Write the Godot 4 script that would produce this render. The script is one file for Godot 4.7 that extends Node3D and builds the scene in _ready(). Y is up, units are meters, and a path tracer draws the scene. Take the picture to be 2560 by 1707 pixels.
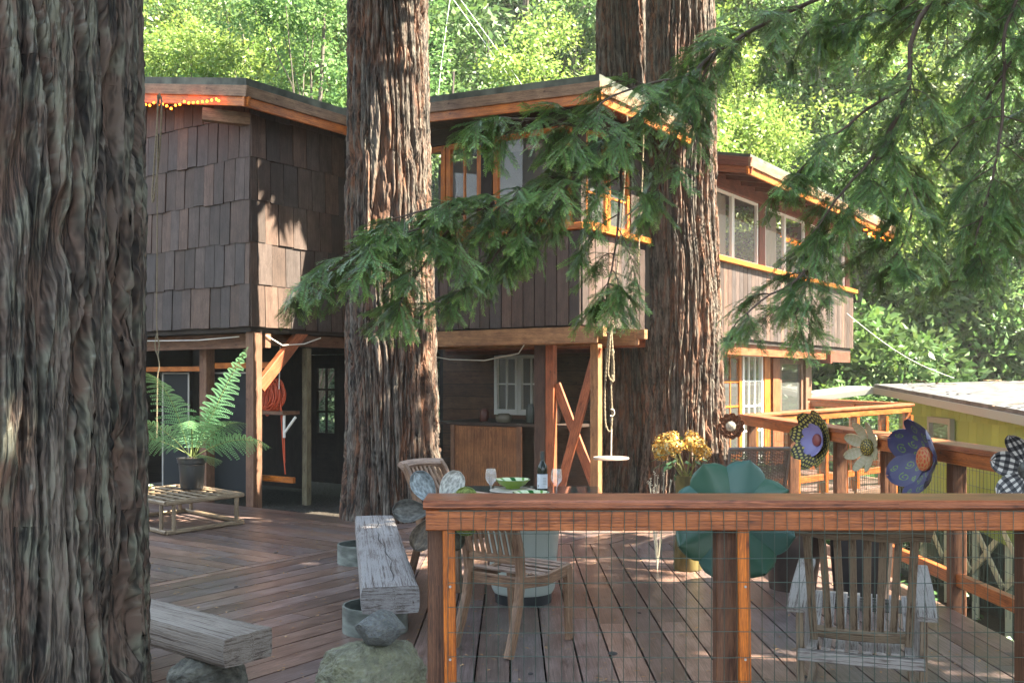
extends Node3D
# y up, metres. The camera stands at the origin of x and z, 1.57 m above the deck, and looks along -z.
const UPV := Vector3(0, 1, 0)
const D1 := Vector3(0.5736, 0, -0.8192)     # along the long side of the house, away from the deck
const D2 := Vector3(-0.8192, 0, -0.5736)    # along its short side, to the left
const BAY := Vector3(0.834, 0, -12.05)      # foot of the corner of the bay
const WING := Vector3(-3.27, 0, -12.5)      # foot of the corner of the shingled wing
var rng := RandomNumberGenerator.new()
var used := {}
var mats := {}
var tex := {}


func g(x: float, h: float, depth: float) -> Vector3:
	return Vector3(x, h, -depth)


func hb(t: float, h: float, s: float) -> Vector3:
	return BAY + D1 * t + D2 * s + UPV * h


func hl(t: float, h: float, s: float) -> Vector3:
	return WING + D1 * t + D2 * s + UPV * h


func rf(a: float, b: float) -> float:
	return rng.randf_range(a, b)


func jit(k: float) -> Vector3:
	return Vector3(rf(-k, k), rf(-k, k), rf(-k, k))


# ------------------------------------------------------------------ mesh builder
class MB:
	var v := PackedVector3Array()
	var n := PackedVector3Array()
	var t := PackedVector2Array()
	var c := PackedColorArray()
	var ix := PackedInt32Array()
	var col := Color.WHITE
	var us := Vector2(0.7, 2.6)
	var uo := Vector2.ZERO

	func vert(p: Vector3, nn: Vector3, uv: Vector2) -> int:
		v.append(p)
		n.append(nn)
		t.append(uv)
		c.append(col)
		return v.size() - 1

	func quad(a: Vector3, b: Vector3, d: Vector3, e: Vector3, ua := Vector2.ZERO, ub := Vector2(1, 0), ud := Vector2(1, 1), ue := Vector2(0, 1)) -> void:
		var nn := (b - a).cross(d - a)
		if nn.length_squared() < 1e-14:
			nn = (d - a).cross(e - a)
		nn = nn.normalized()
		var i := vert(a, nn, ua)
		vert(b, nn, ub)
		vert(d, nn, ud)
		vert(e, nn, ue)
		ix.append_array([i, i + 2, i + 1, i, i + 3, i + 2])

	func tri(a: Vector3, b: Vector3, d: Vector3, ua := Vector2.ZERO, ub := Vector2(1, 0), ud := Vector2(1, 1)) -> void:
		var nn := (b - a).cross(d - a).normalized()
		var i := vert(a, nn, ua)
		vert(b, nn, ub)
		vert(d, nn, ud)
		ix.append_array([i, i + 2, i + 1])

	# a bar of rectangular section along a path; hw across, hh along up; the long edges cut by bev
	func sweep(path: Array, hw: float, hh: float, up := Vector3.UP, bev := 0.0, taper := 1.0) -> void:
		var rings := []
		var us_at := []
		var run := 0.0
		var cnt := path.size()
		var sec := []
		if bev > 0.0:
			sec = [Vector2(hw, hh - bev), Vector2(hw - bev, hh), Vector2(-hw + bev, hh), Vector2(-hw, hh - bev), Vector2(-hw, -hh + bev), Vector2(-hw + bev, -hh), Vector2(hw - bev, -hh), Vector2(hw, -hh + bev)]
		else:
			sec = [Vector2(hw, hh), Vector2(-hw, hh), Vector2(-hw, -hh), Vector2(hw, -hh)]
		var m := sec.size()
		var tang := []
		for i in cnt:
			var a: Vector3 = path[max(i - 1, 0)]
			var b: Vector3 = path[min(i + 1, cnt - 1)]
			var tt := (b - a).normalized()
			tang.append(tt)
			var ss := tt.cross(up).normalized()
			if ss.length_squared() < 0.5:
				ss = tt.cross(Vector3(0, 0, 1)).normalized()
			var uu := ss.cross(tt).normalized()
			var k := lerpf(1.0, taper, float(i) / max(cnt - 1, 1))
			var ring := []
			for q in sec:
				ring.append(path[i] + ss * q.x * k + uu * q.y * k)
			rings.append(ring)
			if i > 0:
				run += (path[i] - path[i - 1]).length()
			us_at.append(run)
		var per := [0.0]
		for k in m:
			per.append(per[k] + (sec[(k + 1) % m] - sec[k]).length())
		for i in cnt - 1:
			for k in m:
				var k2 := (k + 1) % m
				var ua := Vector2(us_at[i] * us.x, per[k] * us.y) + uo
				var ub := Vector2(us_at[i + 1] * us.x, per[k] * us.y) + uo
				var ud := Vector2(us_at[i + 1] * us.x, per[k + 1] * us.y) + uo
				var ue := Vector2(us_at[i] * us.x, per[k + 1] * us.y) + uo
				quad(rings[i][k], rings[i + 1][k], rings[i + 1][k2], rings[i][k2], ua, ub, ud, ue)
		for e in 2:
			var ring: Array = rings[0 if e == 0 else cnt - 1]
			var nn: Vector3 = -tang[0] if e == 0 else tang[cnt - 1]
			var i0 := v.size()
			for k in m:
				vert(ring[k], nn, sec[k] * us.y * 0.9 + uo)
			for k in range(1, m - 1):
				if e == 0:
					ix.append_array([i0, i0 + k + 1, i0 + k])
				else:
					ix.append_array([i0, i0 + k, i0 + k + 1])
			# the fan must face outwards: check one triangle against the wanted normal
			var l := ix.size() - 3
			var w := (v[ix[l + 2]] - v[ix[l]]).cross(v[ix[l + 1]] - v[ix[l]])
			if w.dot(nn) < 0.0:
				for q in range(ix.size() - 3 * (m - 2), ix.size(), 3):
					var sw := ix[q + 1]
					ix[q + 1] = ix[q + 2]
					ix[q + 2] = sw

	func beam(a: Vector3, b: Vector3, w: float, h: float, up := Vector3.UP, bev := 0.004) -> void:
		sweep([a, b], w * 0.5, h * 0.5, up, bev)

	# an axis-aligned box in the given basis
	func box(o: Vector3, ax: Vector3, ay: Vector3, az: Vector3) -> void:
		# o is one corner, ax x ay = outward of az side
		var p := [o, o + ax, o + ax + ay, o + ay, o + az, o + ax + az, o + ax + ay + az, o + ay + az]
		var lx := ax.length() * us.x
		var ly := ay.length()
		var lz := az.length()
		var flip := ax.cross(ay).dot(az) < 0.0
		for f in [[4, 5, 6, 7, lx, ly * us.y], [1, 0, 3, 2, lx, ly * us.y], [5, 1, 2, 6, lz * us.x, ly * us.y], [0, 4, 7, 3, lz * us.x, ly * us.y], [7, 6, 2, 3, lx, lz * us.y], [0, 1, 5, 4, lx, lz * us.y]]:
			var ua := uo
			var ub := uo + Vector2(f[4], 0)
			var ud := uo + Vector2(f[4], f[5])
			var ue := uo + Vector2(0, f[5])
			if flip:
				quad(p[f[0]], p[f[3]], p[f[2]], p[f[1]], ua, ue, ud, ub)
			else:
				quad(p[f[0]], p[f[1]], p[f[2]], p[f[3]], ua, ub, ud, ue)

	# a round tube along a path with a radius at each point
	func tube(path: Array, rad: Array, sides := 8, caps := true) -> void:
		var cnt := path.size()
		var ref := Vector3.UP
		var t0: Vector3 = (path[1] - path[0]).normalized()
		if absf(t0.dot(ref)) > 0.9:
			ref = Vector3(1, 0, 0.1)
		var i0 := v.size()
		var run := 0.0
		for i in cnt:
			var tt: Vector3 = (path[min(i + 1, cnt - 1)] - path[max(i - 1, 0)]).normalized()
			ref = (ref - tt * ref.dot(tt)).normalized()
			var ss := tt.cross(ref)
			if i > 0:
				run += (path[i] - path[i - 1]).length()
			for k in sides + 1:
				var a := TAU * k / sides
				var nn := ss * cos(a) + ref * sin(a)
				vert(path[i] + nn * rad[i], nn, Vector2(run * us.x, float(k) / sides * us.y * 0.3) + uo)
		for i in cnt - 1:
			for k in sides:
				var a := i0 + i * (sides + 1) + k
				var b := a + sides + 1
				ix.append_array([a, a + 1, b, b, a + 1, b + 1])
		if caps:
			for e in [0, cnt - 1]:
				var tt: Vector3 = (path[1] - path[0]).normalized() * -1.0 if e == 0 else (path[cnt - 1] - path[cnt - 2]).normalized()
				var cc := vert(path[e], tt, Vector2.ZERO)
				for k in sides + 1:
					vert(v[i0 + e * (sides + 1) + k], tt, Vector2.ZERO)
				for k in sides:
					if e == 0:
						ix.append_array([cc, cc + k + 2, cc + k + 1])
					else:
						ix.append_array([cc, cc + k + 1, cc + k + 2])

	# profile of (radius, height) from the bottom of the outside on, turned about the y axis through o
	func lathe(prof: Array, o: Vector3, sides := 24, crease := 0.6, phase := 0.0, arc := TAU) -> void:
		var m := prof.size()
		for j in m - 1:
			var p: Vector2 = prof[j]
			var q: Vector2 = prof[j + 1]
			var d := q - p
			if d.length() < 1e-6:
				continue
			var fn := Vector2(d.y, -d.x).normalized()
			var na := fn
			var nb := fn
			if j > 0:
				var d0: Vector2 = p - prof[j - 1]
				var f0 := Vector2(d0.y, -d0.x).normalized()
				if f0.dot(fn) > crease:
					na = (fn + f0).normalized()
			if j < m - 2:
				var d3: Vector2 = prof[j + 2] - q
				var f3 := Vector2(d3.y, -d3.x).normalized()
				if f3.dot(fn) > crease:
					nb = (fn + f3).normalized()
			var i0 := v.size()
			for k in sides + 1:
				var a := phase + arc * k / sides
				var r := Vector3(cos(a), 0, -sin(a))
				vert(o + r * p.x + Vector3.UP * p.y, r * na.x + Vector3.UP * na.y, Vector2(float(k) / sides, float(j) / (m - 1)))
				vert(o + r * q.x + Vector3.UP * q.y, r * nb.x + Vector3.UP * nb.y, Vector2(float(k) / sides, float(j + 1) / (m - 1)))
			for k in sides:
				var a := i0 + k * 2
				ix.append_array([a, a + 1, a + 2, a + 1, a + 3, a + 2])

	# a smooth sheet from points pts[j][i]; i runs right and j up when seen from its front
	func sheet(pts: Array, uvs := Vector2.ONE, colors := []) -> void:
		var nj := pts.size()
		var ni: int = pts[0].size()
		var i0 := v.size()
		for j in nj:
			for i in ni:
				var du: Vector3 = pts[j][min(i + 1, ni - 1)] - pts[j][max(i - 1, 0)]
				var dv: Vector3 = pts[min(j + 1, nj - 1)][i] - pts[max(j - 1, 0)][i]
				var nn := du.cross(dv)
				nn = nn.normalized() if nn.length_squared() > 1e-16 else Vector3.UP
				if colors.size():
					col = colors[j][i]
				vert(pts[j][i], nn, Vector2(float(i) / (ni - 1) * uvs.x, float(j) / (nj - 1) * uvs.y) + uo)
		for j in nj - 1:
			for i in ni - 1:
				var a := i0 + j * ni + i
				ix.append_array([a, a + ni + 1, a + 1, a, a + ni, a + ni + 1])

	# a thin plate: the sheet, its back at a distance and the rim between them
	func plate(pts: Array, thick: float) -> void:
		var nj := pts.size()
		var ni: int = pts[0].size()
		var back := []
		for j in nj:
			var row := []
			for i in range(ni - 1, -1, -1):
				var du: Vector3 = pts[j][min(i + 1, ni - 1)] - pts[j][max(i - 1, 0)]
				var dv: Vector3 = pts[min(j + 1, nj - 1)][i] - pts[max(j - 1, 0)][i]
				row.append(pts[j][i] - du.cross(dv).normalized() * thick)
			back.append(row)
		sheet(pts)
		sheet(back)
		for i in ni - 1:
			quad(back[0][ni - 1 - i], back[0][ni - 2 - i], pts[0][i + 1], pts[0][i])
			quad(pts[nj - 1][i], pts[nj - 1][i + 1], back[nj - 1][ni - 2 - i], back[nj - 1][ni - 1 - i])
		for j in nj - 1:
			quad(pts[j][0], pts[j + 1][0], back[j + 1][ni - 1], back[j][ni - 1])
			quad(back[j][0], back[j + 1][0], pts[j + 1][ni - 1], pts[j][ni - 1])

	func commit(off := Vector3.ZERO) -> ArrayMesh:
		if off != Vector3.ZERO:
			for i in v.size():
				v[i] -= off
		var a := []
		a.resize(Mesh.ARRAY_MAX)
		a[Mesh.ARRAY_VERTEX] = v
		a[Mesh.ARRAY_NORMAL] = n
		a[Mesh.ARRAY_TEX_UV] = t
		a[Mesh.ARRAY_COLOR] = c
		a[Mesh.ARRAY_INDEX] = ix
		var me := ArrayMesh.new()
		me.add_surface_from_arrays(Mesh.PRIMITIVE_TRIANGLES, a)
		return me


# ------------------------------------------------------------------ objects and names
func numbered(called: String, parent: Node = self) -> String:
	var key := "%d/%s" % [parent.get_instance_id(), called]
	var k: int = used.get(key, -1) + 1
	used[key] = k
	return called if k == 0 else "%s_%03d" % [called, k]


func tag(o: Node, label: String, category: String, group := "") -> Node:
	o.set_meta("label", label)
	o.set_meta("category", category)
	if group != "":
		o.set_meta("group", group)
	return o


func thing(called: String, label: String, category: String, at := Vector3.ZERO, group := "") -> Node3D:
	var o := Node3D.new()
	o.name = numbered(called)
	o.position = at
	add_child(o, true)
	tag(o, label, category, group)
	return o


func offset_of(p: Node) -> Vector3:
	var s := Vector3.ZERO
	while p != self:
		s += p.position
		p = p.get_parent()
	return s


# commits a builder as one named mesh; vertices are given in scene axes, from which the parent's place is taken off
func obj(called: String, b: MB, m: Material, parent: Node = self, label := "") -> MeshInstance3D:
	var o := MeshInstance3D.new()
	o.name = numbered(called, parent)
	o.mesh = b.commit(offset_of(parent))
	o.material_override = m
	parent.add_child(o, true)
	if label != "":
		o.set_meta("label", label)
	return o


func struct(o: Node) -> Node:
	o.set_meta("kind", "structure")
	return o


func stuff(o: Node) -> Node:
	o.set_meta("kind", "stuff")
	return o


func multi(called: String, me: Mesh, m: Material, xf: Array, parent: Node = self, tints := []) -> MultiMeshInstance3D:
	var off := offset_of(parent)
	var mm := MultiMesh.new()
	mm.transform_format = MultiMesh.TRANSFORM_3D
	mm.use_colors = tints.size() > 0
	mm.mesh = me
	mm.instance_count = xf.size()
	for i in xf.size():
		var t: Transform3D = xf[i]
		t.origin -= off
		mm.set_instance_transform(i, t)
		if tints.size():
			mm.set_instance_color(i, tints[i])
	var o := MultiMeshInstance3D.new()
	o.name = numbered(called, parent)
	o.multimesh = mm
	o.material_override = m
	parent.add_child(o, true)
	o.set_meta("kind", "stuff")
	return o


func aim(at: Vector3, fwd: Vector3, up: Vector3, k := 1.0) -> Transform3D:
	# local +x points along fwd, local +y as near to up as it can
	var x := fwd.normalized()
	var z := x.cross(up)
	z = z.normalized() if z.length_squared() > 1e-6 else x.cross(Vector3(0.3, 0.1, 0.9)).normalized()
	return Transform3D(Basis(x * k, z.cross(x) * k, z * k), at)


# ------------------------------------------------------------------ textures and materials
func stretched(w0: int, h0: int, freq: float, oct: int, sd: int, w: int, h: int) -> PackedByteArray:
	var nz := FastNoiseLite.new()
	nz.seed = sd
	nz.noise_type = FastNoiseLite.TYPE_SIMPLEX
	nz.frequency = freq
	nz.fractal_octaves = oct
	var im := nz.get_seamless_image(w0, h0)
	im.resize(w, h, Image.INTERPOLATE_CUBIC)
	im.convert(Image.FORMAT_L8)
	return im.get_data()


func pack(name: String, w: int, h: int, rgb: PackedByteArray) -> void:
	tex[name] = ImageTexture.create_from_image(Image.create_from_data(w, h, false, Image.FORMAT_RGB8, rgb))


func gray(name: String, w: int, h: int, l: PackedByteArray) -> void:
	tex[name] = ImageTexture.create_from_image(Image.create_from_data(w, h, false, Image.FORMAT_L8, l))


func make_textures() -> void:
	var w := 1024
	var h := 512
	for q in [["wood", 11, 0.55, 7], ["worn", 23, 0.8, 3], ["siding", 37, 0.5, 2]]:
		var a := stretched(24, h, 0.05, 3, q[1], w, h)
		var b := stretched(64, h, 0.015, 2, q[1] + 1, w, h)
		var f := stretched(256, h, 0.12, 2, q[1] + 2, w, h)
		var big := stretched(128, 64, 0.03, 3, q[1] + 3, w, h)
		var out := PackedByteArray()
		out.resize(w * h * 3)
		var bump := PackedByteArray()
		bump.resize(w * h)
		rng.seed = q[1]
		var knots := []
		for k in q[3]:
			knots.append([rf(60, 960), rf(40, 470), rf(9, 22), rf(6, 12)])
		var worn: bool = q[0] == "worn"
		for y in h:
			for x in w:
				var i := y * w + x
				var va := a[i] / 255.0
				var vf := f[i] / 255.0
				var ring := absf(fposmod(b[i] / 255.0 * 7.0 + va * 0.8, 1.0) - 0.5) * 2.0
				var val := 0.34 * va + 0.3 * ring + 0.2 * vf + 0.26 * big[i] / 255.0
				for k in knots:
					var dx: float = (x - k[0]) / k[2]
					var dy: float = (y - k[1]) / k[3]
					var d2 := dx * dx + dy * dy
					if d2 < 5.0:
						val -= 0.34 * exp(-d2 * 0.9)
				var crack := 0.0
				if worn and va < 0.3:
					crack = (0.3 - va) * 1.1
				val = clampf((val - 0.28) * 1.25 * q[2] / 0.55 + 0.42 - crack, 0.08, 1.0)
				bump[i] = int(clampf(va * 0.5 + vf * 0.3 + ring * 0.2 - crack, 0, 1) * 255)
				var dk := 1.0 - val
				out[i * 3] = int(255.0 * clampf(val * 0.62 + 0.38 - dk * 0.05, 0, 1))
				out[i * 3 + 1] = int(255.0 * clampf(val * 0.68 + 0.32 - dk * 0.08, 0, 1))
				out[i * 3 + 2] = int(255.0 * clampf(val * 0.72 + 0.28 - dk * 0.08, 0, 1))
		pack(q[0], w, h, out)
		gray(q[0] + "_bump", w, h, bump)
	# bark fibre relief, grain down the second axis
	gray("bark_bump", 512, 512, stretched(512, 48, 0.06, 4, 71, 512, 512))
	var fa := stretched(512, 24, 0.09, 4, 73, 512, 1024)
	var fb := stretched(512, 96, 0.22, 3, 75, 512, 1024)
	var fc := stretched(64, 64, 0.05, 3, 77, 512, 1024)
	var fo := PackedByteArray()
	fo.resize(512 * 1024)
	for i in fo.size():
		var k := 0.5 * fa[i] / 255.0 + 0.32 * fb[i] / 255.0 + 0.3 * fc[i] / 255.0
		fo[i] = int(255.0 * clampf((k - 0.3) * 1.7 + 0.36, 0.22, 1.0))
	gray("bark_fibre", 512, 1024, fo)
	gray("rough", 512, 512, stretched(512, 512, 0.02, 5, 81, 512, 512))
	var spots := stretched(256, 256, 0.02, 4, 91, 256, 256)
	var rgb := PackedByteArray()
	for i in spots.size():
		var k := 0.55 + 0.45 * spots[i] / 255.0
		rgb.append_array([int(255 * k), int(255 * k), int(250 * k)])
	pack("mottle", 256, 256, rgb)


func mat(key: String, linear: Color, rough := 0.7, texture := "", bump := 0.0, metallic := 0.0) -> StandardMaterial3D:
	if mats.has(key):
		return mats[key]
	var m := StandardMaterial3D.new()
	m.resource_name = key
	m.albedo_color = linear.linear_to_srgb()
	m.roughness = rough
	m.metallic = metallic
	if texture != "":
		m.albedo_texture = tex[texture]
		if bump > 0.0:
			m.heightmap_enabled = true
			m.heightmap_texture = tex[texture + "_bump"] if tex.has(texture + "_bump") else tex["rough"]
			m.heightmap_scale = bump
	mats[key] = m
	return m


func painted(key: String, rough := 0.7, back := Color.BLACK) -> StandardMaterial3D:
	if mats.has(key):
		return mats[key]
	var m := StandardMaterial3D.new()
	m.resource_name = key
	m.vertex_color_use_as_albedo = true
	m.roughness = rough
	if back != Color.BLACK:
		m.backlight_enabled = true
		m.backlight = back
		m.cull_mode = BaseMaterial3D.CULL_DISABLED
	mats[key] = m
	return m


func bumped(m: StandardMaterial3D, texture: String, cm: float, scale := Vector3.ONE) -> StandardMaterial3D:
	m.heightmap_enabled = true
	m.heightmap_texture = tex[texture]
	m.heightmap_scale = cm
	m.uv1_scale = scale
	return m


func glass_mat() -> StandardMaterial3D:
	if mats.has("pane_glass"):
		return mats["pane_glass"]
	var m := StandardMaterial3D.new()
	m.resource_name = "pane_glass"
	m.albedo_color = Color(0.95, 0.98, 0.96, 0.06)
	m.transparency = BaseMaterial3D.TRANSPARENCY_ALPHA
	m.roughness = 0.02
	mats["pane_glass"] = m
	return m


# several tints of one wood, to tell neighbouring boards apart
func woods(key: String, linear: Color, k: int, spread: float, rough: float, texture := "wood", bump := 0.06) -> Array:
	var out := []
	for i in k:
		var f = 1.0 + spread * (float(i) / max(k - 1, 1) - 0.5) * 2.0
		var warm := 1.0 + spread * 0.35 * sin(i * 2.4)
		out.append(mat("%s_%d" % [key, i], Color(linear.r * f * warm, linear.g * f, linear.b * f / warm), rough, texture, bump if texture != "" else 0.0))
	return out


# ------------------------------------------------------------------ trees
func noise(sd: int, freq: float, oct := 3) -> FastNoiseLite:
	var nz := FastNoiseLite.new()
	nz.seed = sd
	nz.noise_type = FastNoiseLite.TYPE_SIMPLEX_SMOOTH
	nz.frequency = freq
	nz.fractal_octaves = oct
	return nz


# furrowed redwood bark: long flat plates that wander and overlap, deep cracks between them, fibres on top.
# four fifths of the rows lie in the lowest FINE metres, where the picture shows the trunk
func bark(path: Array, rad: Array, sides: int, rows: int, amp: float, sd: int, plates: float, lichen: float, flare := 0.0, redness := 1.0, fine := 5.0, stretch := 0.06) -> MB:
	var b := MB.new()
	var nw := noise(sd, 0.6, 3)
	var cells := []
	for k in 3:
		var nz := FastNoiseLite.new()
		nz.seed = sd + 11 + k
		nz.noise_type = FastNoiseLite.TYPE_CELLULAR
		nz.cellular_distance_function = FastNoiseLite.DISTANCE_EUCLIDEAN
		nz.cellular_return_type = FastNoiseLite.RETURN_CELL_VALUE if k == 1 else FastNoiseLite.RETURN_DISTANCE2_SUB
		nz.cellular_jitter = 1.0
		nz.frequency = 1.0
		nz.fractal_type = FastNoiseLite.FRACTAL_NONE
		cells.append(nz)
	cells[1].seed = cells[0].seed
	var n3 := noise(sd + 3, 1.0, 3)
	var nl := noise(sd + 4, 2.2, 4)
	var nr := noise(sd + 6, 1.0, 2)
	var total := 0.0
	for i in path.size() - 1:
		total += (path[i + 1] - path[i]).length()
	var pts := []
	var cols := []
	var runs := []
	for j in rows + 1:
		var f := float(j) / rows
		var run := total * f
		if total > fine * 1.3:
			run = fine * f / 0.85 if f < 0.85 else lerpf(fine, total, (f - 0.85) / 0.15)
		runs.append(run)
		var acc := 0.0
		var at: Vector3 = path[0]
		var r: float = rad[0]
		for i in path.size() - 1:
			var l: float = (path[i + 1] - path[i]).length()
			if run <= acc + l + 1e-4:
				at = path[i].lerp(path[i + 1], (run - acc) / l)
				r = lerpf(rad[i], rad[i + 1], (run - acc) / l)
				break
			acc += l
		var row := []
		var crow := []
		var y := at.y
		for k in sides + 1:
			if k == sides:
				row.append(row[0])
				crow.append(crow[0])
				continue
			var a := TAU * k / sides
			var q := Vector3(cos(a), 0, sin(a))
			var w := nw.get_noise_3d(q.x * r * 1.6, y * 0.45, q.z * r * 1.6)
			var a2 := a + w * 0.13 / maxf(r, 0.25)
			var p := Vector3(cos(a2) * r, 0, sin(a2) * r)
			var rag := nr.get_noise_3d(p.x * 30.0, y * 3.0, p.z * 30.0)
			var u := p * plates + Vector3(rag, 0, -rag) * 0.1
			var yy := y * plates * stretch + rag * 0.06
			var e1: float = cells[0].get_noise_3d(u.x, yy, u.z) + 1.0
			var cv: float = cells[1].get_noise_3d(u.x, yy, u.z) * 0.5 + 0.5
			var e2: float = cells[2].get_noise_3d(u.x * 2.7, yy * 2.3, u.z * 2.7) + 1.0
			var fib := n3.get_noise_3d(p.x * 42.0, y * 1.5, p.z * 42.0) * 0.7 + n3.get_noise_3d(p.x * 110.0, y * 4.0, p.z * 110.0 + 50.0) * 0.6
			var plate := smoothstep(0.02, 0.2, e1)
			var h := plate * (0.45 + 0.45 * cv) + smoothstep(0.0, 0.16, e2) * 0.16 * plate + fib * (0.12 + 0.2 * plate)
			var rr := r + (h - 0.6) * amp
			if flare > 0.0:
				rr += flare * pow(maxf(0.0, 1.0 - run / 1.6), 2.0) * (1.0 + 0.6 * sin(a * 5.0 + sd) + 0.4 * sin(a * 9.0))
			row.append(at + q * rr)
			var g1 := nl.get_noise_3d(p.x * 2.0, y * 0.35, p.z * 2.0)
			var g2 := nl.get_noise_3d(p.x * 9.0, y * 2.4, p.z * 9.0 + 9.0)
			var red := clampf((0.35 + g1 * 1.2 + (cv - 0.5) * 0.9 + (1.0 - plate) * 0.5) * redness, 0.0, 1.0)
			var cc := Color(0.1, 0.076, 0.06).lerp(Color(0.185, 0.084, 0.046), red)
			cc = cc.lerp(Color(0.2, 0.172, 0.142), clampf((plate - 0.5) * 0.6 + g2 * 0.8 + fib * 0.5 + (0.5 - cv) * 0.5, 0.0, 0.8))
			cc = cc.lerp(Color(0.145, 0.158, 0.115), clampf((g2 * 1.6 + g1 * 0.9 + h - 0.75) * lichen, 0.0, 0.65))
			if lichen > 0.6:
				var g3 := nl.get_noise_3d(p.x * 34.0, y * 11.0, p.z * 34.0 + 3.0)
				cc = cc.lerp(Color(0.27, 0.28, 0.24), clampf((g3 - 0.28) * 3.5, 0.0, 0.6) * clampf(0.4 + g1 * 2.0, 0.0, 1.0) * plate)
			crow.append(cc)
		# seen from outside, the angle runs from right to left
		row.reverse()
		crow.reverse()
		pts.append(row)
		cols.append(crow)
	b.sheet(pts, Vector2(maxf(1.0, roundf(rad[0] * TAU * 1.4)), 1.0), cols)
	var ni := sides + 1
	for j in rows + 1:
		var m := (b.n[j * ni] + b.n[j * ni + sides]).normalized()
		b.n[j * ni] = m
		b.n[j * ni + sides] = m
		for k in ni:
			b.t[j * ni + k].y = runs[j] * 0.7
	return b


func bark_mat() -> StandardMaterial3D:
	var m := painted("redwood_bark", 0.88)
	if not m.heightmap_enabled:
		bumped(m, "bark_fibre", 1.6)
		m.albedo_texture = tex["bark_fibre"]
	return m


# one flat needle spray: a drooping twig with side twigs, each with two rows of needles. Local +x is outwards, +y its upper side
func spray_mesh(sd: int, length: float, side: int, step: float, needle: float) -> ArrayMesh:
	var r := RandomNumberGenerator.new()
	r.seed = sd
	var b := MB.new()
	var twigs := []
	twigs.append([Vector3.ZERO, Vector3(1, 0, 0), length, 0.0])
	for k in side:
		var f := 0.15 + 0.6 * k / maxf(side - 1, 1)
		var s := 1.0 if k % 2 == 0 else -1.0
		var l := length * (0.66 - 0.4 * f) * r.randf_range(0.8, 1.15)
		twigs.append([Vector3(length * f, -0.16 * length * f * f, 0), Vector3(0.78, r.randf_range(-0.3, 0.1), s * r.randf_range(0.6, 0.95)).normalized(), l, 1.0])
	for tw in twigs:
		var o: Vector3 = tw[0]
		var d: Vector3 = tw[1]
		var l: float = tw[2]
		var across := d.cross(Vector3.UP).normalized()
		var cnt := int(l / step)
		var last := o
		for i in cnt + 1:
			var f := float(i) / cnt
			var p := o + d * l * f + Vector3.DOWN * (0.16 * length * (l / length) * f * f * (1.6 if tw[3] > 0.0 else 1.0))
			var tip := smoothstep(0.62, 1.0, f) * (1.0 if tw[3] > 0.0 else 0.8)
			var deep := Color(0.11, 0.195, 0.062).lerp(Color(0.21, 0.33, 0.075), tip)
			if i > 0:
				b.col = Color(0.09, 0.06, 0.035).lerp(deep, 0.5 * f)
				var w := across * 0.0016
				b.quad(last - w, p - w, p + w, last + w)
			last = p
			var fwd := (d * 0.62).normalized()
			for s in [-1.0, 1.0]:
				var nl := needle * (1.0 - 0.45 * absf(f - 0.45)) * r.randf_range(0.8, 1.15)
				var dir = (fwd * 0.6 + across * s * 0.85 + Vector3(0, r.randf_range(-0.22, 0.2), 0)).normalized()
				var sid = dir.cross(Vector3.UP).normalized() * nl * 0.125
				b.col = deep * r.randf_range(0.8, 1.25)
				var tip_p = p + dir * nl + Vector3.DOWN * nl * 0.12
				b.quad(p, p + dir * nl * 0.5 - sid, tip_p, p + dir * nl * 0.5 + sid)
	return b.commit()


func needle_mat() -> StandardMaterial3D:
	var m := painted("redwood_needles", 0.32, Color(0.62, 0.62, 0.62))
	return m


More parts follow.
